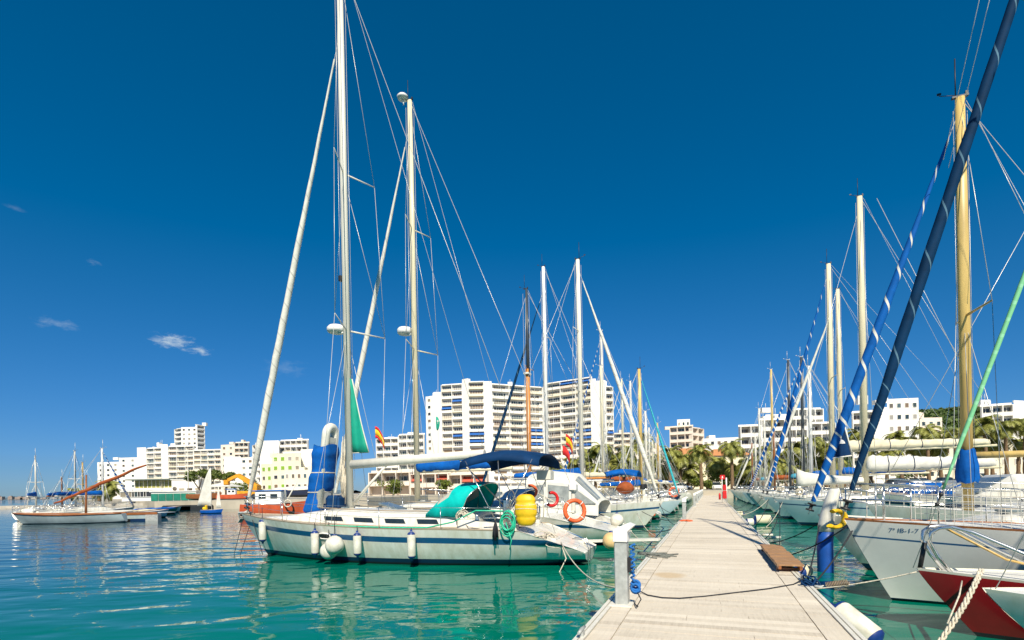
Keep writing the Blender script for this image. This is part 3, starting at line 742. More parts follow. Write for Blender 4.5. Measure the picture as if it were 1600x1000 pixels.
# ---------------------------------------------------------------- main yacht
c, rz = berth(13.95, -3.2, 12.48, 'left_stern', .056); KY = .96
Y = sailboat('sailing_yacht', 'large white sloop with blue stripe, turquoise sprayhood and navy bimini, nearest left of pier', 'sailing yacht', c, rz, L=13.0, B=4.05, fb=1.52, fm=1.16, fs=1.02, rake=1.25, scoop=1.7, tw=.70, tr=-.1,
    hull='gel', cove=(.43,.26), gun='teak', deck='teak', mast_x=.635, mast_h=20.6, mast_r=.135, mast='alu', spreaders=((.325,1.45),(.61,1.15)), furl='st_white', furl_r=.115, boom=5.0, boom_z=1.55, cover=None, boom_up=.18, boom_r=.155,
    roof=(.27,.885,.42,.60), windows=4, dodger='can_teal', dodger_h=.95, bimini=(-4.15,2.4,2.02,1.35,'can_navy'), lod=0, furl_top=.875, wheel=True, boot_z=(.07,.20), sweep=.42)
root, H, mx, zd = Y['root'], Y['H'], Y['mx'], Y['zd']
t = MB(); t.lathe([(0,0),(.26,.0),(.31,.05),(.31,.16),(.24,.24),(0,.26)], 20, (mx+.42, .0, 7.75)); t.box((mx+.18,0,7.72),(.3,.1,.05)); t.build('radar_dome', 'capw', root)
t = MB(); t.box((mx+.2,0,9.6), (.12,.14,.2), ch=.02); t.build('deck_light', 'blk', root)
# clew of the sail that rolls into the mast
t = MB()
pa, pb, pc = Vector((mx-.13,0,6.1)), Vector((mx-.13,0,3.55)), Vector((mx-.78,.0,3.55))
N = 8; rows_ = []
for i in range(N+1):
    a = pa.lerp(pb, i/N); b = pa.lerp(pc, i/N)
    rows_.append([a.lerp(b, j/4)+Vector((0, .05*math.sin(j*1.3+i*.5), 0)) for j in range(5)])
t.loft(rows_); cl = t.build('mainsail_clew', 'can_green', root); mod(cl, 'SOLIDIFY', thickness=.012)
t = MB(); t.tube([r_[-1]+Vector((-.02,0,0)) for r_ in rows_], .022, 5); t.tube([pb, pc], .018, 5)
for k in (-1,0,1): t.tube([pc, pc+Vector((.28,-.012,.16+.13*k))], .014, 4)
t.build('sail_edge', 'can_white', cl)
t = MB(); t.tube([(mx-.16,0,zd+.25),(mx-1.45,0,zd+1.48)], [.05,.045], 8); t.tube([(mx-.16,.0,zd+.12),(mx-1.3,0,zd+1.38)], .02, 5); t.build('boom_vang', 'alu', root)
# stowed halyard tails at the mast
t = MB(); rg = random.Random(5)
for k in range(16):
    y = rg.uniform(-.14,.14); x = mx+.14+rg.uniform(0,.10); z0 = zd+rg.uniform(.2,.5); z1 = zd+rg.uniform(1.4,2.6)
    t.tube([(x,y,z1),(x+.07,y+.03,(z0+z1)/2),(x+.03,y,z0),(x-.03,y-.02,(z0+z1)/2+.2)], .016, 5)
t.build('coiled_halyards', 'rope', root)
t = MB(); t.box((mx-1.5,-.3,zd+.10),(.75,.65,.05), M4=Matrix.Rotation(-.28,4,'Y')); t.build('open_hatch', 'vinyl_dk', root)
t = MB(); t.box((mx+.45,.15,zd+.26),(.55,.6,.5), ch=.10); t.build('sail_bag', 'can_navy', root)
# portlight in the topside, anchor roller, rudder, stern steps, ladder, solar panel
def on_hull(H, x, z, sg, off=.006):
    y, u = H.y_at(x, z); return Vector((x, sg*(y+off), z))
t = MB(); NP = 12
ring = [on_hull(H, 1.45+.24*math.copysign(abs(math.cos(a))**.6, math.cos(a)), .86+.09*math.copysign(abs(math.sin(a))**.6, math.sin(a)), 1, .012) for a in [2*PI*i/NP for i in range(NP)]]
t.add(ring, [tuple(range(NP))]); pt_ = t.build('portlight', 'glass', root)
t = MB(); t.tube(ring+[ring[0]], .022, 5, cap=False); t.build('portlight_frame', 'capw', pt_)
t = MB(); t.box((6.35,0,1.53),(.55,.16,.07), ch=.02); t.tube([(6.2,0,1.6),(6.66,0,1.46),(6.55,0,1.22)], .03, 6); t.box((6.54,0,1.24),(.2,.2,.03), M4=Matrix.Rotation(.9,4,'Y')); t.build('anchor', 'galv', root)
t = MB(); t.box((-5.1,0,-.1),(.75,.09,.66), ch=.02); t.build('rudder', 'foul', root)
t = MB()
for i in range(2): t.box((-6.0+.58*i,0,.46+.24*i),(.58,1.9+.2*i,.18), ch=.03)
t.build('stern_step', 'gel', root)
t = MB()
for sg in (-1,1): t.tube([(-6.1,.45+sg*.17,.75),(-6.45,.45+sg*.17,.72),(-6.55,.45+sg*.17,.5),(-6.55,.45+sg*.17,-.5)], .016, 6)
for k in range(3): t.tube([(-6.55,.28,.15-.25*k),(-6.55,.62,.15-.25*k)], .014, 5)
t.build('bathing_ladder', 'steel', root)
t = MB(); t.box((-5.0,-.75,2.62),(.45,.5,.30), ch=.02); t.tube([(-4.9,-.75,1.2),(-5.0,-.75,2.5)], .02, 6); t.build('instrument_box', 'alu', root)
root.scale = (KY,)*3
rg = random.Random(77)
for (cx, cy, cz, tl) in ((-5.3,1.25,.86,.4),(-5.5,.75,.75,1.1),(-3.0,1.35,1.40,1.4)):
    t = MB()
    for k in range(6): t.torus((cx+rg.uniform(-.04,.04), cy+rg.uniform(-.04,.04), cz+rg.uniform(-.05,.05)), rg.uniform(.13,.2), .014, Matrix.Rotation(tl+rg.uniform(-.4,.4),3,'X') @ Matrix.Rotation(rg.uniform(-.4,.4),3,'Y'), 16, 5)
    t.tube([(cx,cy,cz-.1),(cx-.3,cy+.2,cz-.25),(cx-.6,cy+.1,cz-.30)], .014, 5)
    t.build('rope_coil', 'rope', root)
RM = Matrix.Translation(c) @ Matrix.Rotation(rz, 4, 'Z') @ Matrix.Scale(KY, 4)
def onY(x, y, z): return RM @ Vector((x, y, z))
# mooring lines from the bow
for k, (dx, dy) in enumerate(((1.5,.5),(1.1,1.2))): line('mooring_line', ('dark bow line slanting into the water from the yacht anchor','second dark bow line slanting into the water closer to the yacht stem')[k], sag(onY(6.3-.3*k,.1,1.45-.3*k), onY(6.75-.5*k, .25+.25*k, -.3), .02), .012, 'rope_dark')
line('mooring_line', 'black line down the yacht bow from pulpit to waterline', sag(onY(6.25,.1,2.0), onY(4.45,1.15,.15), -.12), .012, 'rope_dark')
# fenders
def fender(p, label, L=.78, r=.115, top=None, rz=0, mat='fender_w', group='white fenders along the yacht'):
    e = empty('fender', p, rz, label, 'fender', group)
    MB().lathe([(.05,-L/2+.06),(r*.8,-L/2+.10),(r,-L/2+.17),(r,L/2-.17),(r*.8,L/2-.10),(.05,L/2-.06)], 14).build('body', mat, e)
    for sg in (1,-1): MB().lathe([(.0,sg*L/2),(.028,sg*L/2),(.035,sg*(L/2-.05)),(r*.60,sg*(L/2-.075)),(r*.86,sg*(L/2-.10)),(r*.95,sg*(L/2-.135))], 14).build('end_cap', 'fender_b', e)
    if top is not None: MB().tube([(0,0,L/2-.02),(0,0,top)], .010, 5).build('lanyard', 'rope_dark', e)
    return e
def ball(p, r, label, mat='fender_w', top=.6, group=None):
    e = empty('buoy_fender', p, 0, label, 'fender', group)
    pr = [(r*math.sin(PI*i/12), -r*math.cos(PI*i/12)) for i in range(13)]; pr[-1] = (.05, r*1.05)
    MB().lathe(pr, 20).build('body', mat, e)
    MB().lathe([(.06,r*.98),(.06,r*1.14),(.0,r*1.18)], 10).build('neck', 'fender_b', e)
    if top: MB().tube([(0,0,r*1.1),(.02,0,r+top)], .010, 5).build('lanyard', 'rope_dark', e)
    return e
fl = ['white fender nearest the yacht bow','white fender on yacht below the blue dinghy cover','yellowed fender on yacht beside the two round ones','white fender on yacht below the turquoise sprayhood']
for k, px in enumerate((415, 496, 561, 645)):
    # x along the hull from its column in the photo
    best = min((abs((lambda q: 800+F*q.x/q.y-HY*0)(onY(x*.05, H.y_at(x*.05, .9)[0], .9))-px), x*.05) for x in range(-60, 125))[1]
    y, u = H.y_at(best, .8); top = H.sheer(u)+.35-.62
    fender(onY(best, max(H.y_at(best, z)[0] for z in (.6,.8,1.0))+.125, .66 if k else .95), fl[k], top=H.sheer(u)+.02-.66, mat='fender_w', L=.86 if k != 2 else .78)
ball(onY(1.22, H.y_at(1.2,.5)[0]+.25, .42), .25, 'round white buoy fender low on the yacht side, behind another')
ball(onY(.92, H.y_at(.9,.6)[0]+.27, .62), .27, 'larger round white buoy fender against the yacht side')
# standing dinghy under a blue cover on the foredeck
def spw(v): return math.copysign(abs(v)**.6, v)
def dinghy():
    e = empty('inflatable_dinghy', onY(mx+.62, .12, 1.62), rz, 'white inflatable dinghy standing on end before the mast, wrapped in a blue cover', 'dinghy')
    t = MB(); lean = .16
    pts = []
    for i in range(17):
        a = PI*i/16; pts.append((.0, .22*math.cos(a), 2.50+.24*math.sin(a)))
    path = [(0,.22,.1)]+pts+[(0,-.22,.1)]
    t.tube([(p[0]+lean*(2.7-p[2])*.9, p[1], p[2]) for p in path], .135, 12)
    t.box((.12,0,1.3),(.08,.36,2.2), M4=Matrix.Rotation(-.14,4,'Y')); t.build('tube', 'can_white', e)
    t = MB(); rings = []; rg = random.Random(2)
    for i in range(19):
        f = i/18; z = -.18+f*2.30; rad = 1+.07*math.sin(f*16)+.05*math.sin(f*37)
        if abs(f-.33) < .04 or abs(f-.62) < .03: rad *= .97
        if i == 0: rad = .35
        x0 = lean*(2.7-z)*.9+ (.15*(1-f)**2.2)
        rings.append([(x0+.12+.33*rad*spw(math.cos(2*PI*j/16))+rg.uniform(-.015,.015), .41*rad*spw(math.sin(2*PI*j/16))+rg.uniform(-.015,.015), z+ (.06*math.sin(j) if i == 18 else 0)) for j in range(16)])
    t.smooth = True; t.loft(rings, True, caps=False); cv = t.build('cover', 'can_blue', e); mod(cv, 'SUBSURF', levels=1, render_levels=1)
    t = MB()
    for i in (6, 11): t.tube([Vector(p)*1.0 for p in rings[i]+[rings[i][0]]], .022, 5, cap=False)
    t.build('lashing', 'rope', e)
dinghy()
# yellow bag, hose coil, mop, lifebuoys
e = empty('rescue_sling_bag', onY(-5.0, 1.52, 1.18), rz, 'lumpy yellow lifesaving bag strapped to the yacht stern rail', 'bag')
t = MB(); rings = []
for i in range(31):
    f = i/30; a = PI*f; rr = .31*math.sin(a)**.5*(1-.11*max(0,math.cos((f-.36)*38))*(abs(f-.36)<.05)-.12*max(0,math.cos((f-.66)*38))*(abs(f-.66)<.05)); rings.append([(rr*math.cos(2*PI*j/16), rr*.55*math.sin(2*PI*j/16), .42-.42*math.cos(a)+(.0)) for j in range(16)])
t.smooth = True; t.loft(rings, True); t.build('bag', 'yellow', e)
t = MB(); t.torus((0,0,.42),.30,.012,Matrix.Rotation(.25,3,'X') @ Matrix.Diagonal((1,.57,1)),24,5); t.torus((0,0,.58),.28,.012,Matrix.Rotation(-.2,3,'X') @ Matrix.Diagonal((1,.57,1)),24,5); t.build('strap', 'rope', e)
t = MB(); rg = random.Random(9)
for k in range(7):
    m3 = Matrix.Rotation(rz,3,'Z') @ Matrix.Rotation(PI/2+rg.uniform(-.25,.25),3,'X') @ Matrix.Rotation(rg.uniform(-.2,.2),3,'Y') @ Matrix.Diagonal((.78,1.15,1))
    t.torus(onY(-4.55+rg.uniform(-.05,.05), 1.70+rg.uniform(0,.12), 1.35-rg.uniform(0,.35)), rg.uniform(.19,.27), .018, m3, 24, 6)
t.tube([onY(-4.5,1.78,1.3),onY(-4.65,1.78,.8),onY(-4.6,1.80,.55)], .016, 6)
t.tube([onY(-4.4,1.68,1.60),onY(-3.6,1.72,1.62),onY(-2.9,1.72,1.30),onY(-2.1,1.80,1.14),onY(-.9,1.82,1.14),onY(0,1.80,1.16),onY(.7,1.7,1.17),onY(1.4,1.78,1.19),onY(2.0,1.72,1.21)], .020, 6)
tag(t.build('garden_hose', 'rope_green'), 'green hose coiled on the yacht rail and trailing along its deck', 'hose')
t = MB(); rg = random.Random(8)
for k in range(26):
    a = rg.uniform(0,6.28); q = rg.uniform(.02,.09); t.tube([onY(-4.2,1.78,1.36),onY(-4.2+q*math.cos(a),1.80+q*math.sin(a)*.8,1.1),onY(-4.2+q*1.2*math.cos(a+.4),1.80+q*math.sin(a),.78+rg.uniform(0,.2))], .012, 4)
tag(t.build('dark_mop', 'rope_dark'), 'dark stringy mop hung on the yacht rail beside the green hose', 'mop')
def lifebuoy(p, m3, label, R_=.31, r=.065, mat='orange'):
    e = empty('lifebuoy', p, 0, label, 'lifebuoy'); e.rotation_euler = m3.to_euler()
    MB().torus((0,0,0), R_, r, None, 30, 10).build('ring', mat, e)
    t = MB()
    for k in range(4): a = PI/4+k*PI/2; t.torus((R_*math.cos(a),R_*math.sin(a),0), r*1.06, .014, Matrix.Rotation(a,3,'Z') @ Matrix.Rotation(PI/2,3,'X'), 12, 5)
    t.build('strap', 'capw', e); return e
q = W(898, 798, 16.9); lifebuoy(q, Matrix.Rotation(.25,3,'Z') @ Matrix.Rotation(PI/2-.1,3,'X'), 'orange ring lifebuoy hanging at the stern behind the big yacht', .34, .07)
def horseshoe(p, label, rz=0, mat='red', k=1.0):
    t = MB(); t.torus((0,0,0), .25*k, .062*k, Matrix.Rotation(PI/2,3,'X'), 20, 8, -PI*.75+PI*.0, PI*.0+PI*.62)
    return tag(t.build('horseshoe_buoy', mat, None, p, rz), label, 'lifebuoy')
horseshoe(W(862,780,16.6), 'red horseshoe lifebuoy seen behind the yellow bag', .4, 'red', .85)
horseshoe(W(829,768,17.2), 'orange horseshoe buoy partly hidden above the yellow bag', .2, 'orange', .8)
# passerelle and stern lines
t = MB(); t.beam(W(888,846,15.2), P(14.5,TL+.05,PIERZ+.16), .32, .06); tag(t.build('gangway', 'alu'), 'narrow grey aluminium gangway from yacht stern to the pier', 'gangway')
line('mooring_line', 'pale stern line hanging slack in the water behind the big yacht', [onY(-5.9,1.2,.65),onY(-6.1,1.5,.3),onY(-6.0,1.9,0.0),onY(-6.6,2.0,-.15)], .016)
line('mooring_line', 'pale stern line from the big yacht to the nearest pedestal', sag(onY(-5.9,1.2,.7), P(8.2,TL,PIERZ), .28), .014)
# ---------------------------------------------------------------- the other boats left of the pier
c2, rz2 = berth(19.2, -2.9, 13.6, 'left_stern', .02)
B2 = sailboat('sailing_yacht', 'white yacht with radar on its cream mast and blue boom cover, behind the nearest sloop', 'sailing yacht', c2, rz2, L=13.6, B=3.9, fb=1.5, fm=1.15, fs=1.05, scoop=2.6, tr=-.1, cove=(.40,.28),
    mast_x=.655, mast_h=19.0, mast_r=.135, mast='cream_spar', spreaders=((.38,1.35),(.68,1.05)), furl='st_white', furl_r=.11, furl_top=.94, boom=4.4, boom_z=1.35, cover='can_blue', cover_h=.52, roof=(.30,.84,.42,.6), windows=3, lod=1, sweep=.3, dodger='can_navy', wr=.010)
t = MB(); t.lathe([(0,0),(.28,.0),(.33,.05),(.33,.20),(.27,.27),(0,.29)], 20, (B2['mx']+.46, .0, 8.95)); t.box((B2['mx']+.2,0,8.92),(.4,.1,.05)); t.build('radar_dome', 'capw', B2['root'])
t = MB(); t.lathe([(0,0),(.22,.02),(.25,.10),(.20,.16),(0,.18)], 16, (B2['mx']+.34, 0, 19.15)); t.tube([(B2['mx']+.3,0,18.9),(B2['mx']+.34,0,19.16)], .03, 6); t.build('satellite_dome', 'capw', B2['root'])
def on2(x, y, z): return Matrix.Translation(c2) @ Matrix.Rotation(rz2, 4, 'Z') @ Vector((x, y, z))
def flag(name, label, p, rz, wd, ht, cols, tilt=.6, cat='flag'):
    """cloth hanging from its upper corner; cols are horizontal bands as (share, material)"""
    t = MB(); t.smooth = True; mats = []; y = 0
    for share, mt in cols:
        t.cur = len(mats); mats.append(mt); N = 8
        for i in range(N):
            q = []
            for j, yy in ((i, y), (i+1, y), (i+1, y+share), (i, y+share)):
                f = j/N; q.append((f*wd*.75, .06*math.sin(f*7+yy*2)*f, -yy*ht-f*f*ht*tilt))
            t.add(q, [(0,1,2,3)])
        y += share
    o = t.build(name, mats, None, p, rz); mod(o, 'SOLIDIFY', thickness=.006)
    return tag(o, label, cat)
SP = ((.25,'flag_r'),(.5,'flag_y'),(.25,'flag_r'))
flag('flag', 'small red and yellow flag high on a halyard beside the green sail clew', W(586,666,18.5), 0.0, .42, .42, SP, 1.1)
flag('flag', 'red and yellow flag on a line above the white cockpit tents', W(884,678,27), .2, .55, .6, SP, 1.0)
flag('flag', 'drooping red flag just below the red and yellow one over the tents', W(879,696,27), .0, .5, .5, ((1,'flag_r'),), 1.0)
t = MB(); t.smooth = True; t.loft([[(0,0,0),(.10,.02,0),(.20,0,-.1)],[(0,0,-.5),(.18,.03,-.45),(.34,0,-.55)],[(0,0,-1.0),(.14,.03,-1.0),(.30,0,-.9)],[(0.06,0,-1.35),(.13,.02,-1.3),(.22,0,-1.2)]])
pn = t.build('pennant', 'can_green', None, W(681,651,22), .3); pn.scale = (.5,.5,.45); mod(pn, 'SOLIDIFY', thickness=.008); tag(pn, 'small green pennant with white mark hanging before the white tower block', 'flag')
t = MB(); t.beam((.08,-.012,-.42),(.22,-.012,-.42),.02,.10); t.beam((.15,-.012,-.3),(.15,-.012,-.7),.02,.07); t.build('mark', 'capw', pn)

def motor_cruiser(name, label, loc, rz, L=10.5, B=3.7, hull='gel', top='can_white', winmat='vinyl_dk', group=None):
    root = empty(name, loc, rz, label, 'motor boat', group)
    H = Hull(L, B, 1.65, 1.35, 1.15, 1.3, 2.2, .88, tr=-.2)
    H.mesh((.40,.26), 24).build('hull', [hull,'gel_navy','boot','foul','gel'], root); H.deck(20).build('deck', ['deck','gel'], root)
    X = lambda u: -L/2+L*u
    # deckhouse with raked screen
    mb = MB(); mb.smooth = False
    z0 = 1.3; st = [(.30,.0),(.33,.95),(.60,.98),(.72,.12),(.90,.0)]
    rings = [[(X(u), -1.35*(1 if u < .65 else .75), z0-.1), (X(u), -1.28*(1 if u < .65 else .72), z0+h*.8), (X(u), -1.0*(1 if u < .65 else .7), z0+h+.02), (X(u), 1.0*(1 if u < .65 else .7), z0+h+.02), (X(u), 1.28*(1 if u < .65 else .72), z0+h*.8), (X(u), 1.35*(1 if u < .65 else .75), z0-.1)] for u, h in st]
    mb.loft(rings, smooth=False, caps=True); dh = mb.build('deckhouse', 'gel', root); mod(dh, 'BEVEL', width=.04, segments=2)
    for sg in (-1,1):
        for ua, ub in ((.36,.46),(.48,.585)):
            t = MB(); t.add([(X(ua), sg*1.335, z0+.32),(X(ub), sg*1.335, z0+.32),(X(ub-.012), sg*1.30, z0+.70),(X(ua), sg*1.30, z0+.70)], [(0,1,2,3)]); mod(t.build('window', winmat, dh), 'SOLIDIFY', thickness=.03, offset=0)
    t = MB(); t.add([(X(.615),-.95,z0+.88),(X(.615),.95,z0+.88),(X(.71),.80,z0+.26),(X(.71),-.80,z0+.26)], [(0,1,2,3)]); mod(t.build('windscreen', winmat, dh), 'SOLIDIFY', thickness=.06, offset=0)
    # cockpit tent: white cloth with clear panels
    A = [arch(1.42, 1.66, X(.37), z0-.15, 10, .30), arch(1.46, 1.80, X(.28), z0-.2, 10, .27), arch(1.46, 1.76, X(.17), z0-.3, 10, .27), arch(1.44, .62, X(.06), z0-.38, 10, .32)]
    ct = canopy('cockpit_tent', A, top, root, flat=True)
    for i, js in ((0,(0,9)),(1,(0,9)),(2,(0,2,3,6,7,9))):
        for j in js:
            q = [Vector(v) for v in (A[i][j], A[i][j+1], A[i+1][j+1], A[i+1][j])]; cc = sum(q, Vector())/4; nn = (q[1]-q[0]).cross(q[3]-q[0]).normalized()
            if nn.dot(cc-Vector((X(.22),0,z0))) < 0: nn = -nn
            lo = .30 if j in (0,9) else .12
            z_lo = min(v.z for v in q); hh = max(v.z for v in q)-z_lo
            w4 = [cc.lerp(v, .82)+nn*.022 for v in q]
            if j in (0,9):
                for v in w4: v.z = max(v.z, z_lo+hh*.38)
            t = MB(); t.add(w4+[v+nn*.01 for v in w4], [(0,1,2,3),(4,5,6,7),(0,1,5,4),(1,2,6,5),(2,3,7,6),(3,0,4,7)]); t.build('clear_panel', 'vinyl_tint', ct)
    t = MB(); b = None
    for sg in (-1,1):
        t.tube([(X(.55), sg*H.half(.55)*.95, H.sheer(.55)), (X(.57), sg*H.half(.57)*.95, H.sheer(.57)+.55), (X(.95), sg*H.half(.95)*.9, H.sheer(.95)+.6), (X(.995), 0, H.sheer(1)+.6)], .015, 6)
        for u in (.68,.8,.9): t.tube([(X(u), sg*H.half(u)*.93, H.sheer(u)), (X(u), sg*H.half(u)*.93, H.sheer(u)+.57)], .012, 5)
    t.build('pulpit', 'steel', root)
    return root
c3, rz3 = berth(22.9, -3.8, 10.5, 'left_stern', .0)
motor_cruiser('motor_cruiser', 'white motor boat with big white cockpit tent and clear panels behind the lifebuoy ring', c3, rz3)
def outboard(p, rz, label, mat='capw'):
    e = empty('outboard_motor', p, rz, label, 'outboard motor')
    t = MB(); t.box((0,0,.55),(.42,.28,.30), ch=.06); t.build('cowl', mat, e)
    t = MB(); t.box((0,0,.1),(.16,.12,.8), ch=.03); t.box((.02,0,-.32),(.34,.10,.10), ch=.03); t.tube([(.2,0,.35),(.55,0,.42)], .025, 6); t.build('shaft', 'alu', e)
    return e
outboard(W(896,786,17.8), 1.2, 'small pale outboard motor clamped on a stern rail above the lifebuoy ring')
B4c, B4r = berth(26.6, -2.2, 11.0, 'left_bow', .0)
sailboat('sailing_yacht', 'white yacht lying bow to the pier with thick white furled jib and blue boom cover', 'sailing yacht', B4c, B4r, L=11, B=3.4, fb=1.4, fm=1.1, fs=1.0, mast_x=.625, mast_h=14.2, mast_r=.13, spreaders=((.45,.95),(.7,.75)), furl='st_white', furl_r=.11, boom=4.0, cover='can_blue', lod=1, dodger='can_blue', wr=.010, cove=(.4,.3))
B5c, B5r = berth(30.2, -3.2, 12, 'left_stern', .0)
sailboat('gaff_ketch', 'old yacht with varnished orange lower mast and dark topmast, left of the pale masts', 'sailing yacht', B5c, B5r, L=12, B=3.5, fb=1.5, fm=1.1, fs=1.1, hull='gel_cream', mast_x=.61, mast_h=14.6, mast_r=.15, mast='woodorange', topmast=(9.6,'dark_spar'), spreaders=((.62,.8),), furl=None, boom=5, cover='can_cream', gun='wood', lod=1, wr=.011, tw=.6)
B6c, B6r = berth(34.2, -3.0, 13.2, 'left_stern', .0)
sailboat('sailing_yacht', 'yacht with tall white mast and dark blue furled jib, rising by the varnished mast', 'sailing yacht', B6c, B6r, L=13.2, B=3.7, mast_x=.575, mast_h=17.6, mast_r=.135, mast='capw', spreaders=((.45,1.1),(.7,.85)), furl='st_navy', furl_r=.11, furl_top=.9, boom=4.6, cover='can_blue', scoop=1.6, lod=1, wr=.012, bimini=(-4.2,2.2,2.0,1.2,'can_blue'))
B7c, B7r = berth(38.2, -1.9, 8.2, 'left_bow', .0)
sailboat('sailing_dinghy_cruiser', 'small pale hulled boat bow to pier with cream mast and turquoise furled jib', 'sailing boat', B7c, B7r, L=8.2, B=2.6, fb=1.15, fm=.9, fs=.85, hull='gel_blue', mast_x=.66, mast_h=10.7, mast_r=.13, mast='yellow_spar', spreaders=((.5,.7),), furl='st_teal', furl_r=.075, boom=3.2, boom_z=.9, cover='can_blue', lod=1, wr=.011, roof=(.32,.72,.34,.6))
far_left = [ # s, L, kind, mast_x, mast_h, mast mat, cover, furl, hull, label
 (42.3, 9.5, 'left_stern', .6, 12.2, 'cream_spar', 'can_brown', None, 'gel', 'yacht with brown boom cover in mid row left of the pier'),
 (46.6, 11, 'left_stern', .585, 16.4, 'alu', 'can_blue', 'st_blue2', 'gel', 'mid row yacht with blue striped furled jib, left of the pier'),
 (51.5, 8, 'left_bow', .6, 9.5, 'alu', 'can_navy', None, 'gel_navy', 'dark hulled small boat bow to the pier in the far left row'),
 (57.0, 10.5, 'left_stern', .6, 14.0, 'cream_spar', 'can_cream', 'st_white', 'gel', 'far left row yacht with cream boom cover and white jib'),
 (61.5, 10, 'left_stern', .6, 14.6, 'alu', 'can_blue', None, 'gel_cream', 'far left row yacht with cream hull and bare stay'),
 (66.0, 8.5, 'left_bow', .6, 10, 'woodlight', 'can_brown', None, 'gel', 'far left row boat with light wooden mast'),
 (70.5, 10, 'left_stern', .6, 11.5, 'alu', 'can_white', 'st_white', 'gel', 'far left row yacht with white boom cover'),
 (75.0, 9, 'left_stern', .6, 10.5, 'alu', 'can_blue', None, 'gel', 'one of the last white boats left of the pier'),
 (79.5, 9, 'left_stern', .6, 9.0, 'cream_spar', 'can_navy', None, 'gel', 'one of the last boats left of the pier, navy cover'),
 (84.0, 8, 'left_stern', .6, 8.5, 'alu', 'can_green', None, 'gel', 'last boat left of the pier, green cover')]
for s, L, kd, mxx, mh, mm, cv, fu, hu, lb in far_left:
    cc, rr = berth(s, -2.6, L, kd, 0)
    sailboat('sailing_boat', lb, 'sailing boat', cc, rr, L=L, B=L*.31, fb=1.3, fm=1.0, fs=.95, hull=hu, mast_x=mxx, mast_h=mh, mast_r=.11, mast=mm, spreaders=((.5,.8),), furl=fu, furl_r=.10, boom=L*.36, cover=cv, lod=2, wr=.016, group='boats in the far row left of the pier', roof=(.32,.74,.38,.6), windows=0)
# things on the sterns of the left row
q = P(26.3,-3.6,1.55); t = MB(); t.box((0,0,0),(.42,.20,.72), ch=.05); t.box((0,-.11,.05),(.2,.02,.4)); tag(t.build('liferaft_case', 'orange', None, W(1018,797,29), .3), 'orange rescue case strapped on a stern rail near the second pedestal', 'life raft')
outboard(W(1006,775,30), .6, 'dark outboard motor beside the orange rescue case', 'blk')
t = MB(); t.smooth = True; rings = []
for i in range(9): f = i/8; rr = .42*math.sin(PI*f)**.6; rings.append([(f*1.1-.55+.05*math.sin(j), rr*math.cos(2*PI*j/12), rr*.8*math.sin(2*PI*j/12)) for j in range(12)])
t.loft(rings, True); tag(t.build('covered_bundle', 'can_brown', None, W(977,762,27), .5), 'brown canvas bundle on a stern rail beside the blue boom cover', 'bundle')
ball(W(964,813,20.6), .27, 'round white buoy fender hung between the white sterns left of the pier')
ball(W(955,845,14.3), .24, 'round peach buoy floating behind the nearest pedestal', 'fender_y', None)
lifebuoy(W(1053,769,40), Matrix.Rotation(-.3,3,'Z') @ Matrix.Rotation(PI/2,3,'X'), 'faded orange lifebuoy ring on the pale hulled small boat', .34, .08)
t = MB(); rg = random.Random(4)
for k in range(9): a = rg.uniform(0,6); t.tube([(0,0,.02),(.12*math.cos(a),.12*math.sin(a),.05),(.28*math.cos(a+.5),.22*math.sin(a+.5),.02)], .035, 5)
tag(t.build('orange_rag', 'orange', None, P(24.5,TL+.32,PIERZ)), 'orange rag lying at the foot of the second pedestal', 'rag')
# blue lead on the nearest pedestal
t = MB(); b0 = P(7.06,TL+.23,0); rg = random.Random(6); pts = []
for k in range(30): f = k/29; pts.append(P(7.06-.02+.03*math.sin(k*1.9), TL+.23+.15+.03*math.cos(k*1.7), 1.33-.55*f))
t.tube(pts, .016, 6)
for k in range(4): t.torus(P(7.06+rg.uniform(-.03,.03), TL+.41, .78-k*.02), .055, .018, Matrix.Rotation(-PA,3,'Z') @ Matrix.Rotation(rg.uniform(.9,1.9),3,'X'), 14, 6)
tag(t.build('shore_power_lead', 'haul'), 'blue shore power lead hanging down the nearest pedestal', 'cable')
line('mooring_line', 'black cable hanging in a loop by the foot of the nearest pedestal', [P(7.1,TL+.40,.72),P(6.9,TL+.50,.62),P(6.85,TL+.45,.53),P(7.2,TL+.36,.52)], .008, 'rope_dark')
# the black cable lying across the planks
def onp(px, py, dz=.012): v = WZ(px, py, PIERZ); v.z += dz; return v
line('cable', 'thin black cable lying across the pale pier planks in a shallow curve', [onp(963,914),onp(985,921,.05),onp(1012,931),onp(1035,935),onp(1062,936),onp(1100,933),onp(1150,927),onp(1200,921),onp(1240,914),onp(1256,909,.05)], .009, 'rope_dark', 'cable')
t = MB(); rg = random.Random(12)
for k in range(14):
    a = WZ(1000+rg.uniform(-4,4), 866+rg.uniform(-3,3), PIERZ); b = WZ(1060-rg.uniform(0,34), 869+rg.uniform(-4.5,4.5), PIERZ); m_ = a.lerp(b,.5)+Vector((rg.uniform(-.08,.08), rg.uniform(-.25,.25), rg.uniform(.01,.05))); a.z += .03; b.z += .02
    t.tube([a, a.lerp(m_,.5)+Vector((0,rg.uniform(-.06,.06),.02)), m_, b], .014, 5)
tag(t.build('rope_heap', pm('grey_rope',(.16,.17,.15),.9,.3,20)), 'grey frayed rope lying on the left edge of the pier', 'rope')
line('mooring_line', 'navy rope laid along the left pier edge past the grey rope', [onp(1003,866),onp(1018,848),onp(1030,834),onp(1037,826),onp(1033,824)], .016, 'can_navy')
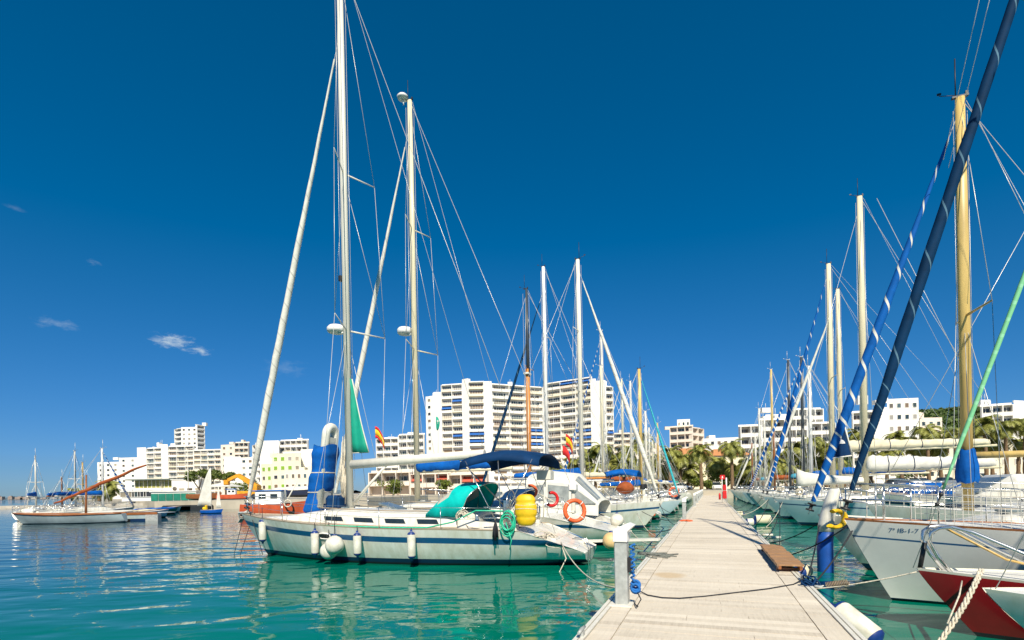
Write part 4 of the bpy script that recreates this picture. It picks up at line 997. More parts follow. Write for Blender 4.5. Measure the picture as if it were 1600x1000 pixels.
# mooring lines between sterns and pier edge
for k, (s0, t0, z0, s1, sg, r, mt, lb) in enumerate([
 (19.0,-3.0,.9, 14.6,.25,.014,'rope','pale slack stern line of the second yacht'),
 (18.4,-2.8,.8, 20.5,.2,.013,'rope_dark','dark stern line of the second yacht'),
 (22.0,-2.9,1.0, 16.8,.3,.014,'rope','long pale stern line from the tented motor boat'),
 (23.6,-2.9,1.0, 25.2,.15,.013,'rope_dark','dark stern line of the tented motor boat'),
 (26.6,-2.4,1.3, 22.5,.25,.013,'rope_dark','dark bow line of the yacht with white furled jib'),
 (30,-3.4,1.0, 27,.25,.015,'rope','pale stern line of the varnished mast yacht'),
 (34,-3.2,1.0, 31,.25,.016,'rope_dark','dark stern line of the tall white mast yacht')]):
    line('mooring_line', lb, sag(P(s0,t0,z0), P(s1,TL,PIERZ-.02), sg), r, mt)
def spring(name, label, a, b, r=.05, turns=12, mat='galv'):
    a = Vector(a); b = Vector(b); d = b-a; q = d.to_track_quat('Z','Y').to_matrix(); N = turns*10
    t = MB(); t.tube([a+q @ Vector((r*math.cos(2*PI*turns*i/N), r*math.sin(2*PI*turns*i/N), d.length*i/N)) for i in range(N+1)], r*.17, 5)
    return tag(t.build(name, mat), label, 'spring')
spring('mooring_spring', 'rusty mooring spring left of the pier near the grey rope', P(14.9,TL-.9,.42), P(14.4,TL-.35,.42), .05, 10, pm('rusty_steel',(.30,.22,.13),.7,.25,9))
# cleats on both edges
for k, s in enumerate((5.4, 9.6, 13.5, 18.0, 22.5, 27, 31.5)):
    for tt, side in ((TL+.06, 'left'), (TR-.06, 'right')):
        t = MB(); q = P(s, tt, PIERZ); t.box((0,0,.035),(.05,.09,.06)); t.tube([(0,-.14,.075),(0,0,.085),(0,.14,.075)], [.016,.022,.016], 6)
        tag(t.build('mooring_cleat', 'galv', None, q, -PA), 'small grey mooring cleat on the %s edge of the pier' % side, 'cleat', 'cleats along the pier edges')

# ---------------------------------------------------------------- boats right of the pier
c, rz = berth(10.9, 2.27, 11.5, 'right', .0)
RB = sailboat('sailing_yacht', 'white yacht with blue registration number on its bow and thick navy furled jib', 'sailing yacht', c, rz, L=11.5, B=3.5, fb=1.46, fm=1.2, fs=1.1, rake=.75, hull='gel_grey', stripe='stripe', cove=(.335,.305), gun='wood', boot_z=(.02,.05), mast_x=.61, mast_h=16.6, mast_r=.11, spreaders=((.45,1.0),(.7,.8)), furl='st_navy', furl_r=.082, foot_x=5.79, boom=4.5, cover='can_cream', lod=0, wr=.006, furl_top=.98, roof=(.3,.78,.36,.6), full=.95)
RM = Matrix.Translation(c) @ Matrix.Rotation(rz, 4, 'Z'); RH = RB['H']
# rail netting forward
t = MB(); ub, ua = .89, .50
for sg in (-1, 1):
    N = 44
    for i in range(N+1):
        u = lerp(ub, ua, i/N); x = RB['X'](u); y = sg*RH.half(u)*.955; z = RH.sheer(u); t.beam((x,y,z),(x+.01,y,z+.61),.0065,.0065)
    for j in range(1,5):
        pts = []
        for i in range(9): u = lerp(ub, ua, i/8); pts.append((RB['X'](u), sg*RH.half(u)*.955, RH.sheer(u)+.12*j))
        t.tube(pts, .0042, 4)
nt_ = t.build('rail_netting', 'net', RB['root'])
def hull_text(txt, H, x0, z, sg, size, parent, mat='stripe'):
    cu = bpy.data.curves.new('txt', 'FONT'); cu.body = txt; cu.size = size; cu.resolution_u = 3
    tmp = bpy.data.objects.new('txt', cu); COL.objects.link(tmp)
    bpy.context.view_layer.update()
    me = bpy.data.meshes.new_from_object(tmp.evaluated_get(bpy.context.evaluated_depsgraph_get()))
    bpy.data.objects.remove(tmp); bpy.data.curves.remove(cu)
    for v in me.vertices:
        x = x0-v.co.x*sg*-1 if sg < 0 else x0-v.co.x; zz = z+v.co.y
        v.co = (x, sg*(H.y_at(x, zz)[0]+.006), zz)
    me.materials.clear(); me.materials.append(M[mat]); me.update(); me.name = 'registration_lettering'
    return link('registration_lettering', me, parent)
hull_text('7ª IB-1-7  -08', RH, 5.75-.58, 1.235, 1, .106, RB['root'])
# small red boat
c, rz = berth(8.62, 2.66, 7.4, 'right', -.02)
RD = sailboat('sailing_boat', 'small red hulled boat with pale green furled jib and big bent steel pulpit', 'sailing boat', c, rz, L=7.4, B=2.25, fb=.90, fm=.72, fs=.7, rake=.72, hull='gel_red', boot='gel_red', gun='gel_cream', deck='deck', mast_x=.60, mast_h=10.2, mast_r=.07, spreaders=((.5,.6),), furl='st_green', furl_r=.027, foot_x=3.74, furl_lo=.12, boom=2.6, boom_z=.7, cover='can_blue', cover_h=.3, rails=False, lod=0, wr=.005, roof=(.3,.70,.30,.55), furl_top=.98, full=.9)
HD = RD['H']; X = RD['X']
for sg in (-1, 1):
    t = MB(); t.tube([(3.34,sg*.12,.84),(3.50,sg*.13,1.08),(3.59,sg*.14,1.28),(3.57,sg*.15,1.40),(3.49,sg*.16,1.46),(3.35,sg*.18,1.48),(3.16,sg*.24,1.42),(2.6,sg*.48,1.10),(1.9,sg*.72,.72)], .025, 8)
    t.build('pulpit', 'steel', RD['root'])
t = MB(); t.tube([(3.40,.1,1.46),(2.75,.05,1.05),(2.2,.05,.90)], .016, 6); t.build('pulpit_strut', 'woodlight', RD['root'])
t = MB(); t.tube([(3.52,-.15,1.44),(3.52,.15,1.44)], .018, 6); t.build('pulpit_crossbar', 'steel', RD['root'])
t = MB(); t.tube([(3.66,0,.90),(3.60,0,1.25)], .03, 6); t.build('stem_fitting', 'blk', RD['root'])
RDM = Matrix.Translation(c) @ Matrix.Rotation(rz, 4, 'Z')
def onD(x, y, z): return RDM @ Vector((x, y, z))
# plaited rope over the red bow
t = MB(); path = [W(1534,890,6.75), W(1524,912,6.55), W(1507,945,6.45), W(1488,975,6.4), W(1464,1010,6.3)]
fine = []
for i in range(len(path)-1):
    for k in range(10): fine.append(path[i].lerp(path[i+1], k/10))
for ph in (0, 2.1, 4.2): t.tube([p+Vector((.020*math.cos(i*.85+ph), .020*math.sin(i*.85+ph), .008*math.sin(i*.85+ph))) for i, p in enumerate(fine)], .0155, 6)
tag(t.build('plaited_rope', 'rope'), 'thick plaited pale rope hanging over the red bow into the water', 'rope')
line('mooring_line', 'thin pale rope down the red hull beside the plaited rope', [W(1503,908,6.7), W(1499,930,6.4), W(1480,975,6.1)], .010)
t = MB(); t.smooth = True; rg = random.Random(21)
t.loft([[(.22*math.cos(2*PI*j/10)*s_+rg.uniform(-.02,.02), .16*math.sin(2*PI*j/10)*s_+rg.uniform(-.02,.02), z_) for j in range(10)] for s_, z_ in ((.3,-.16),(1,-.10),(.9,.02),(.75,.16),(.35,.26))], True, caps=True)
tag(t.build('white_bundle', 'can_white', None, onD(X(.73),.45,.98)), 'white cloth bundle lying on the red boat deck', 'bundle')
t = MB(); t.box((0,0,0),(.9,.75,.42), ch=.08); tag(t.build('deck_bag', 'can_navy', None, onD(X(.52),.3,1.20), rz), 'navy bag standing on the red boat before its mast', 'bag')
# white boat in the corner
c, rz = berth(6.72, 2.62, 6.8, 'right', .0)
sailboat('sailing_boat', 'white bow with blue gunwale cutting into the lower right corner', 'sailing boat', c, rz, L=6.8, B=2.3, fb=.98, fm=.8, fs=.75, rake=1.0, hull='gel', gun='gel_cream', mast_x=.5, mast_h=9, mast_r=.06, spreaders=((.5,.6),), boom=2.3, boom_z=.8, cover='can_blue', rails=False, lod=0, wr=.005, roof=(.3,.7,.3,.55))
# striped furler with the cream-yellow mast
c, rz = berth(14.5, 2.45, 8.6, 'right', .0)
ST = sailboat('sailing_boat', 'boat with yellowed mast, blue mast cover and blue and white striped furled jib', 'sailing boat', c, rz, L=8.6, B=2.8, fb=1.35, fm=1.05, fs=1.0, mast_x=.655, mast_h=10.75, mast_r=.115, mast='yellow_spar', spreaders=((.47,.85),), furl='st_blue', foot_x=4.50, furl_r=.098, boom=3.1, boom_z=1.25, cover=None, cover_h=.30, lod=1, wr=.007, roof=(.3,.72,.34,.6), cove=(.3,.22), furl_top=.965)
t = MB(); t.smooth = True; mx = ST['mx']
t.loft([[( mx+.22*math.cos(2*PI*j/12)*k, .19*math.sin(2*PI*j/12)*k, z+.03*math.sin(j*2)) for j in range(12)] for z, k in ((2.05,.85),(2.15,1.0),(2.45,.95),(2.68,.75),(2.80,.68))], True)
t.build('mast_cover', 'can_blue', ST['root'])
# navy triangular tack panel with a white half shell on the furled jib
fx = 4.50; a = Vector((fx,0,ST['H'].sheer(.985))); b = Vector((mx+.05,0,10.75*.965)); d = (b-a)
t = MB(); p0 = a+d*.150; p1 = a+d*.245; t.add([p0+Vector((.06,.03,0)), p0+Vector((-.46,.03,.06)), p1+Vector((-.02,.03,0))], [(0,1,2)]); tp = t.build('sail_panel', 'can_navy', ST['root']); mod(tp, 'SOLIDIFY', thickness=.03, offset=0)
t = MB(); q = a+d*.185+Vector((-.12,.052,.04)); t.add([q]+[q+Vector((.11*math.cos(PI*i/10),0,.11*math.sin(PI*i/10))) for i in range(11)], [tuple(range(12))]); t.build('shell_emblem', 'capw', tp)
t = MB(); t.tube([p0+Vector((-.48,.05,.06)), p1+Vector((-.02,.05,.0))], .02, 5); t.tube([p0+Vector((.05,.05,0)), p0+Vector((-.48,.05,.06))], .018, 5); t.build('panel_edge', 'can_white', tp)
# tall white and blue bow pad with yellow horseshoe
e = empty('bow_pad', WZ(1290,893,0), 0, 'tall padded post, white above and blue below, beside the yellow horseshoe', 'post')
t = MB(); rings = []
for z, w_, x0 in ((-.4,.27,-.02),(.05,.27,0),(.75,.27,.0),(.95,.27,.02)): rings.append([(x0+.62*w_*math.cos(2*PI*j/14), w_*.7*math.sin(2*PI*j/14), z) for j in range(14)])
t.loft(rings, True, caps=True); t.build('lower_pad', pm('blue_pad',(.01,.09,.42),.5,.15,3), e)
t = MB(); rings = []
for z, w_, x0 in ((.95,.265,.02),(1.15,.265,.04),(1.45,.245,.10),(1.72,.225,.18),(1.90,.20,.24),(1.97,.15,.26)): rings.append([(x0+.62*w_*math.cos(2*PI*j/14), w_*.7*math.sin(2*PI*j/14), z) for j in range(14)])
t.smooth = True; t.loft(rings, True, caps=True); t.build('upper_pad', 'gel', e)
horseshoe(W(1306,811,11.6), 'yellow horseshoe buoy hung before the tall white and blue post', .5, 'yellow', 1.0).scale = (1.45,1,.75)
# boats further along
cfg = [
 dict(s=19.6, t=4.7, L=9.8, mast_x=.45, mast_h=12.5, mast='alu', cover='can_navy', furl=None, hull='gel', lb='boat with navy boom cover, mostly hidden behind the registered white yacht', boom=3.6),
 dict(s=29.4, t=3.1, L=11.2, mast_x=.65, mast_h=16.0, mast='cream_spar', cover='can_white', furl=None, hull='gel_teal', lb='pale teal bow with white boom cover tied in blue, tall cream mast', boom=5.2, spreaders=(), cove=(.3,.24), ties=1, mast_r=.15, fb=1.38, rake=1.25, col='gel_blue', cover_h=.68),
 dict(s=34.9, t=3.0, L=11.8, mast_x=.685, mast_h=15.0, mast='cream_spar', cover='can_cream', furl='st_blue', hull='gel_blue', lb='second pale bow beyond, with long cream boom cover and blue striped jib', boom=7.6, boom_z=2.45, mast_r=.15, rake=1.2, cover_h=.62),
 dict(s=40.0, t=3.2, L=12.5, mast_x=.60, mast_h=15.1, mast='cream_spar', cover='can_blue', furl='st_white', hull='gel', lb='yacht with bright white furled jib crossing the striped one', boom=4.8, mast_r=.14),
 dict(s=45.4, t=3.0, L=10, mast_x=.57, mast_h=11.2, mast='capw', cover='can_blue', furl=None, hull='gel', lb='boat with thin white mast and long blue boom cover', boom=4.4),
 dict(s=51.0, t=3.0, L=10.5, mast_x=.56, mast_h=13.2, mast='dark_spar', cover='can_blue', furl='st_blue2', hull='gel_teal', lb='teal hulled boat with dark mast and blue furled jib', boom=4),
 dict(s=57.3, t=3.0, L=10.5, mast_x=.58, mast_h=14.4, mast='dark_spar', cover='can_ltblue', furl=None, hull='gel_blue', lb='boat with dark mast and faded teal boom cover', boom=4.6),
 dict(s=63.0, t=2.8, L=9.5, mast_x=.6, mast_h=8.0, mast='wood', cover='can_brown', furl=None, hull='gel', lb='boat with varnished brown mast and brown boom cover', boom=4.2),
 dict(s=68.2, t=2.8, L=10, mast_x=.58, mast_h=15.8, mast='yellow_spar', cover='can_ltblue', furl=None, hull='gel', lb='far right row boat with yellowed tall mast', boom=4.2),
 dict(s=73.0, t=2.8, L=9.5, mast_x=.6, mast_h=10.5, mast='alu', cover='can_white', furl='st_white', hull='gel', lb='far right row boat with white boom cover', boom=3.6),
 dict(s=77.6, t=2.8, L=9, mast_x=.6, mast_h=12.5, mast='alu', cover='can_ltblue', furl=None, hull='gel', lb='far right row boat with pale teal cover', boom=3.6),
 dict(s=82.0, t=2.8, L=8.5, mast_x=.6, mast_h=9.5, mast='alu', cover='can_brown', furl=None, hull='gel_blue', lb='last boat but one right of the pier', boom=3.4),
 dict(s=86.0, t=2.8, L=8, mast_x=.6, mast_h=8.5, mast='wood', cover='can_white', furl=None, hull='gel', lb='last boat right of the pier', boom=3)]
for k in cfg:
    c, rz = berth(k['s'], k['t'], k['L'], 'right', random.Random(int(k['s'])).uniform(-.02,.02)); lod = 1 if k['s'] < 45 else 2; L = k['L']
    o = sailboat('sailing_yacht' if L > 10.2 else 'sailing_boat', k['lb'], 'sailing boat', c, rz, L=L, B=L*.315, fb=k.get('fb',1.38), fm=1.08, fs=1.0, rake=k.get('rake',1.1), hull=k.get('col',k['hull']), cove=k.get('cove'), mast_x=k['mast_x'], mast_h=k['mast_h'], mast_r=k.get('mast_r',.12), mast=k['mast'], spreaders=k.get('spreaders',((.5,.85),)), furl=k['furl'], furl_r=.115, boom=k['boom'], boom_z=k.get('boom_z',1.2), cover=k['cover'], cover_h=k.get('cover_h',.42), lod=lod, wr=.009 if lod == 1 else .015, group='boats in the row right of the pier' if k['s'] > 25 else None, dodger=('can_navy' if k['s'] < 25 else 'can_blue') if lod == 1 else None, windows=3 if lod == 1 else 0)
    if k['s'] == 29.4:
        hull_text('7ª', o['H'], L/2-1.2, 1.02, 1, .17, o['root'])
        t = MB(); t.smooth = True; a = o['root']; rr = []
        for i in range(9):
            f = i/8; hh = lerp(.75,.22,f**.5); rr.append([(L*.5-1.0-2.8*f, .3*math.cos(2*PI*j/10), 2.15+hh*math.sin(2*PI*j/10)*(1 if math.sin(2*PI*j/10) > 0 else .35)) for j in range(10)])
        t.loft(rr, True, caps=True); t.build('bagged_jib', 'can_white', a)
c, rz = berth(24.6, 6.2, 9.8, 'right', .0)
motor_cruiser('motor_cruiser', 'white motor boat half hidden behind the rails of the registered yacht', c, rz, L=9.8, B=3.4)
# gear on the bows and rails of the right hand row
rg = random.Random(51)
gear = [(29.4,1.4,3.1),(34.9,1.4,3.0),(40,1.4,3.2),(45.4,1.4,3.0)]
for k, (s, z, t0) in enumerate(gear):
    t = MB()
    for q in range(1):
        cx = t0+.7+rg.uniform(0,1.6); cs = s+rg.uniform(-.35,.2); cz = z+.25+rg.uniform(0,.3)
        for i in range(5): t.torus(P(cs+rg.uniform(-.03,.03), cx+rg.uniform(-.05,.05), cz), rg.uniform(.12,.2), .017 if s < 25 else .03, Matrix.Rotation(rg.uniform(.8,2.2),3,'X') @ Matrix.Rotation(rg.uniform(-.5,.5),3,'Y'), 14, 5)
    tag(t.build('rope_bundle', ['rope','rope','rope_dark','rope'][k]), ['rope coils on the pale teal bow','rope coils on the second pale bow','rope coils on the bow of the bright white jib yacht','rope coils on the bow of the thin white mast boat'][k], 'rope')
    x = t0+1.0; e = fender(P(s-.9-.35, x+1.6, z-.25) if s > 15 else P(s+1.2, x+1.5, z+.1), ['white fender hung on the pale teal hull','white fender hung on the second pale hull','white fender hung on the bright white jib yacht','white fender hung on the thin white mast boat'][k], L=.7, r=.12, top=.75, group=None)
    t = MB(); b_ = P(s, t0-.05, z); t.beam(b_+Vector((0,0,.02)), P(s, t0+.55, z+.03), .16, .07); t.tube([P(s,t0+.5,z+.08), P(s,t0-.10,z-.02), P(s,t0+.05,z-.22)], .03, 6); t.beam(P(s-.12,t0+.02,z-.20), P(s+.12,t0+.02,z-.20), .10, .04); tag(t.build('anchor', 'galv'), ['grey anchor on the pale teal bow','grey anchor on the second pale bow','grey anchor on the bright white jib bow','grey anchor on the thin white mast bow'][k], 'anchor')
# thin spare halyards over the right hand boats
for k, (a, b, lb) in enumerate((((1530,0,9.0),(1474,250,11.4),'thin pale halyard high above the striped jib, left of two'),((1546,0,9.0),(1482,262,11.4),'thin pale halyard high above the striped jib, right of two'),((1524,178,11.5),(1606,345,10.2),'thin stay running down right from the yellowed masthead'),((1370,310,24.3),(1512,590,21),'thin crossing stay right of the tall cream mast'))):
    line('halyard', lb, [W(*a), W(*b)], .0055*(1 if k < 3 else 2), 'wire')
# mooring lines on the right, springs and floats
for k, (s0, t0, z0, s1, sg, r, mt, lb) in enumerate([
 (14.5,2.5,1.2, 9.6,.10,.014,'rope_dark','dark bow line from the tall white and blue post to the brown gangplank'),
 (10.9,2.4,1.25, 9.2,.06,.013,'rope_dark','dark doubled bow line of the registered white yacht'),
 (10.9,2.3,1.3, 12.8,.08,.013,'rope_dark','dark bow line of the registered yacht running up the pier'),
 (8.7,2.7,.85, 9.0,.03,.010,'rope','thin line from the spring to the red boat stem'),
 (14.6,2.6,1.2, 15.6,.10,.013,'rope_dark','dark short bow line past the brown gangplank'),
 (29.2,3.4,1.2, 19.5,.30,.014,'rope','long yellowed bow line of the pale teal bow'),
 (29.5,3.4,1.2, 16.8,.35,.014,'rope_dark','long dark bow line low over the open berth'),
 (34.8,3.3,1.2, 22,.35,.015,'rope_dark','dark bow line of the second pale bow'),
 (29.4,3.3,1.2, 13.2,.40,.014,'rope_dark','longest dark bow line crossing the open berth'),
 (34.9,3.3,1.2, 30,.2,.015,'rope','pale short bow line of the second pale bow'),
 (40,3.4,1.2, 33,.3,.016,'rope_dark','dark bow line of the bright white furled jib yacht right of the pier'),
 (45.4,3.2,1.2, 39,.3,.017,'rope_dark','dark bow line far along the right edge')]):
    line('mooring_line', lb, sag(P(s0,t0,z0), P(s1,TR,PIERZ-.02), sg), r, mt)
a = WZ(1440,893,.85); b = P(9.05,TR+.02,.50); dd = (a-b)
spring('mooring_spring', 'coiled steel mooring spring between pier and red boat', b+dd*.12, b+dd*.34, .045, 14, pm('brown_spring',(.26,.19,.12),.6,.25,9))
t = MB(); t.tube([b, b+dd*.12], .012, 6); t.torus(b+dd*.04, .05, .015, None, 12, 5); tag(t.build('shackle_chain', 'galv'), 'shackle and short chain holding the spring to the pier edge', 'chain')
t = MB(); rg = random.Random(31); q = P(9.2,TR-.02,PIERZ)
for k in range(9): t.torus(q+Vector((rg.uniform(-.09,.09), rg.uniform(-.09,.09), rg.uniform(.0,.08))), rg.uniform(.05,.10), .014, Matrix.Rotation(rg.uniform(0,3),3,'X') @ Matrix.Rotation(rg.uniform(0,3),3,'Y'), 12, 5)
tag(t.build('knotted_rope', 'can_navy'), 'knotted dark blue rope on the right edge of the pier by the spring', 'rope')
fender(WZ(1337,975,.18), 'fat white fender with blue ends lying against the lower right pier edge', L=.80, r=.165, group=None); bpy.data.objects['fender'].name
fo = [o for o in bpy.data.objects if o.get('label','').startswith('fat white fender')][0]; fo.rotation_euler = (PI/2+.55, 0, .45)
e = fender(WZ(1254,893,.30), 'cream fender between the brown gangplank and the spring', L=.60, r=.15, mat='can_cream', group=None); e.rotation_euler = (PI/2, 0, -PA-.5)
for px, py, lb, mt, L_, r_ in ((1152,803,'cream fender floating at the right pier edge, farthest of three','can_cream',.9,.17),(1172,816,'white fender floating at the right pier edge among three','fender_w',.55,.20),(1192,812,'fat pale float with grey end beside the white fender','can_cream',1.0,.26)):
    e = fender(WZ(px,py,.25), lb, L=L_, r=r_, mat=mt, group=None); e.rotation_euler = (PI/2, 0, PI/2-.2)
for px, py, lb in ((1199,836,'small cream float on a mooring line, farther of two'),(1211,840,'small cream float on a mooring line, nearer of two')):
    t = MB(); t.tube([(-.2,0,0),(.2,0,0)], [.05,.05], 8); tag(t.build('line_float', 'fender_w', None, WZ(px,py,.1), -.1), lb, 'float')
# ridged brown gangplank on the right edge
e = empty('gangplank', P(12.15,TR-.13,PIERZ), -PA, 'long brown slatted gangplank lying along the right pier edge', 'gangplank')
t = MB()
for k in range(9): t.box((0,-1.75+.39*k+.19,.135+.012*math.sin(k*2.1)),(.43,.372,.03))
t.build('slats', pm('ramp_wood',(.38,.21,.10),.75,.22,5,stretch=(1.5,7,1)), e)
for sg in (-1,1): t = MB(); t.box((sg*.17,0,.088),(.045,3.5,.06)); t.build('runner', 'wood', e)
for k in (-1.5,1.5): t = MB(); t.box((0,k,.03),(.40,.08,.055)); t.build('foot', 'wood', e)
# red fire point
e = empty('fire_point', P(50.5,TR-.25,PIERZ), -PA, 'red fire extinguisher point with white post and red sign on the pier', 'fire point')
t = MB(); t.tube([(.16,0,0),(.16,0,2.3)], .06, 8); t.build('post', 'capw', e)
t = MB(); t.box((-.16,0,2.35),(.42,.06,.40), ch=.01); t.build('sign', 'red', e)
t = MB(); t.add([(-.22,-.036,2.27),(-.10,-.036,2.27),(-.13,-.036,2.45),(-.19,-.036,2.45)],[(0,1,2,3)]); t.build('sign_symbol', 'capw', e)
t = MB(); t.box((0,0,.75),(.34,.30,.72), ch=.03); t.build('cabinet', 'red', e)
t = MB(); t.box((0,0,1.40),(.30,.26,.50), ch=.03); t.build('hose_box', 'red', e)
t = MB(); t.tube([(-.2,0,0),(-.2,0,2.4)], .035, 8); t.build('rear_post', 'capw', e)
t = MB(); t.lathe([(.0,.0),(.09,.0),(.09,.5),(.03,.6),(0,.62)], 12, (-.42,.25,.30)); t.build('extinguisher', 'red', e)
# ---------------------------------------------------------------- land
GZ = 1.3
def land():
    e1 = P(91, 60); e2 = P(91, -2)
    pts = [(900, 700), (420, -0+P(91,420).y), (e1.x, e1.y), (e2.x, e2.y), tuple(P(91,-55).xy), (-16, 97), (-22, 78), (-54.5, 78), (-58, 92), (-120,150), (-238,280), (-262,420), (-330,900), (-200,1500), (900,1500)]
    n = len(pts); mb = MB()
    mb.add([(x, y, GZ) for x, y in pts]+[(x, y, -3) for x, y in pts], [tuple(range(n))]+[((i+1) % n, i, n+i, n+(i+1) % n) for i in range(n)])
    o = mb.build('promenade_ground', 'ground'); tag(o, 'flat paved quay and promenade behind the boats', 'promenade', kind='structure')
    bm = o.data; bm.validate(); bm.update()
land()
def quay_edge():
    mb = MB(); a = P(91,-55); b = P(91,60); mb.beam(Vector((a.x,a.y,GZ+.06))+Vector((*(SD*.3),0)), Vector((b.x,b.y,GZ+.06))+Vector((*(SD*.3),0)), .6, .14)
    for x0, x1 in ((-54.5,-22),): mb.box(((x0+x1)/2,78.25,GZ+.05),(x1-x0,.5,.12))
    o = mb.build('quay_kerb', 'concrete'); tag(o, 'concrete kerb along the quay edge', 'kerb', kind='structure')
quay_edge()
FT = [pm('hazy_wall_a',(.36,.33,.32),.9,.1,.05), pm('hazy_wall_b',(.42,.40,.37),.9,.1,.05), pm('hazy_wall_c',(.34,.27,.23),.9,.1,.05)]  # distance haze is mixed into these wall colours
def far_shore():
    mb = MB(); rg = random.Random(1); rings = []
    for i in range(31):
        x = -2600+i*60; h = 6+10*abs(math.sin(i*.7))+rg.uniform(0,6); rings.append([(x,2500,-1),(x,2520,3),(x,2620,h),(x,2800,-1)])
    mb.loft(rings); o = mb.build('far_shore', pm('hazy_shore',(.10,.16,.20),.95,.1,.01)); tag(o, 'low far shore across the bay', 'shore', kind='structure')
    for k in range(16):
        x = -2560+k*44+rg.uniform(-12,12); hgt = rg.uniform(5,13)*(1.3 if k < 5 else .7)
        t = MB(); wd = rg.uniform(18,40); t.box((0,0,hgt/2),(wd,16,hgt)); t.box((rg.uniform(-6,6),0,hgt+1.5),(wd*.4,10,3))
        for f in range(int(hgt/4)): t.box((0,-8.3,3+f*4),(wd*.84,.6,1.2))
        tag(t.build('distant_building', rg.choice(FT), None, (x,2516,2)), 'tiny pale building on the far shore across the bay', 'building', 'far shore buildings')
far_shore()
t = MB(); t.box((0,0,.2),(110,4,.8)); t.box((0,-1,-.2),(110,7,.5)); a = W(-20,790,110); tag(t.build('breakwater', 'concrete', None, (-125,118,.1)), 'low pale breakwater at the left edge of the bay', 'breakwater')
def hill():
    mb = MB(); rg = random.Random(5); N, K = 70, 14; rings = []
    for j in range(K):
        r = []
        for i in range(N):
            f = i/(N-1); px = 1120+f*760; g = j/(K-1); D = 430+g*260
            prof = curve([(0,0),(.2,.35),(.38,.9),(.55,1.0),(.72,.92),(1,.8)], f)*math.sin(PI*min(1,g*1.3)*.5)
            r.append((((px-800)/F)*D, D, GZ+86*prof+rg.uniform(-1,1)*1.5*(prof > .05)))
        rings.append(r)
    mb.smooth = True; mb.loft(rings); o = mb.build('hill', 'hillm'); tag(o, 'wooded hill behind the right hand buildings', 'hill', kind='structure')
    # its pine wood: one mass of crowns
    t = MB(); rg = random.Random(6)
    for k in range(2600):
        j = rg.uniform(1,K-2); i = rg.uniform(.28,.99)*(N-1); a = Vector(rings[int(j)][int(i)]); b = Vector(rings[min(K-1,int(j)+1)][min(N-1,int(i)+1)]); c = a.lerp(b, rg.random())
        r = rg.uniform(2.2,4.6)
        for q in range(5):
            d = Vector((rg.gauss(0,1),rg.gauss(0,1),rg.gauss(0,.6)+.6)).normalized(); x_ = Vector((rg.gauss(0,1),rg.gauss(0,1),rg.gauss(0,1))).normalized(); y_ = d.cross(x_)
            p_ = c+d*r*.8+Vector((0,0,1)); t.add([p_+x_*r*.6, p_+y_*r*.6, p_-x_*r*.6, p_-y_*r*.6], [(0,1,2,3)])
    o = t.build('hill_wood', 'hillm'); tag(o, 'dense dark pine wood covering the hill', 'wood', kind='stuff')
hill()
# ---------------------------------------------------------------- buildings
CACHE = {}
def shared(key, fn):
    if key not in CACHE: CACHE[key] = fn()
    return CACHE[key]
def mesh_only(mb, name, mats):
    o = mb.build(name, mats); me = o.data; bpy.data.objects.remove(o); return me
def win_mesh(w, h, shutter=None):
    def f():
        mb = MB(); mb.cur = 0; mb.box((0,-.0,h/2),(w,.06,h))
        mb.cur = 1
        n = max(1, int(round(w/1.1)))
        for i in range(n+1): mb.box((-w/2+w*i/n,-.03,h/2),(.09,.10,h+.1))
        for z in (0, h): mb.box((0,-.03,z),(w,.098,.10))
        if shutter: mb.cur = 2; mb.box((0,-.06,h*.5),(w*.96,.08,h*.96))
        return mesh_only(mb, 'window', ['win','render_w',shutter or 'render_w'])
    return shared(('w', round(w,2), round(h,2), shutter), f)
def balc_mesh(w, d, mat, rail):
    def f():
        mb = MB(); mb.box((0,-d/2,-.09),(w,d,.18))
        if rail == 'solid':
            mb.box((0,-d+.06,.42),(w,.12,.86)); mb.cur = 1; mb.box((0,-d+.06,.98),(w,.05,.05))
        else:
            mb.cur = 1
            for i in range(int(w/.35)+1): mb.box((-w/2+.03+(w-.06)*i/int(w/.35),-d+.06,.5),(.05,.05,1.0))
            mb.box((0,-d+.06,1.0),(w,.07,.06)); mb.cur = 0; mb.box((0,-d+.06,.16),(w,.10,.34))
        return mesh_only(mb, 'balcony', [mat,'alu'])
    return shared(('b', round(w,2), d, mat, rail), f)
def awn_mesh(w, mat):
    def f():
        mb = MB(); mb.add([(-w/2,-.1,2.5),(w/2,-.1,2.5),(w/2,-1.7,1.55),(-w/2,-1.7,1.55),(-w/2,-1.75,1.25),(w/2,-1.75,1.25),(-w/2,-.1,2.44),(w/2,-.1,2.44),(w/2,-1.68,1.49),(-w/2,-1.68,1.49)], [(0,1,2,3),(3,2,5,4),(9,8,7,6)])
        return mesh_only(mb, 'awning', [mat])
    return shared(('a', round(w,2), mat), f)
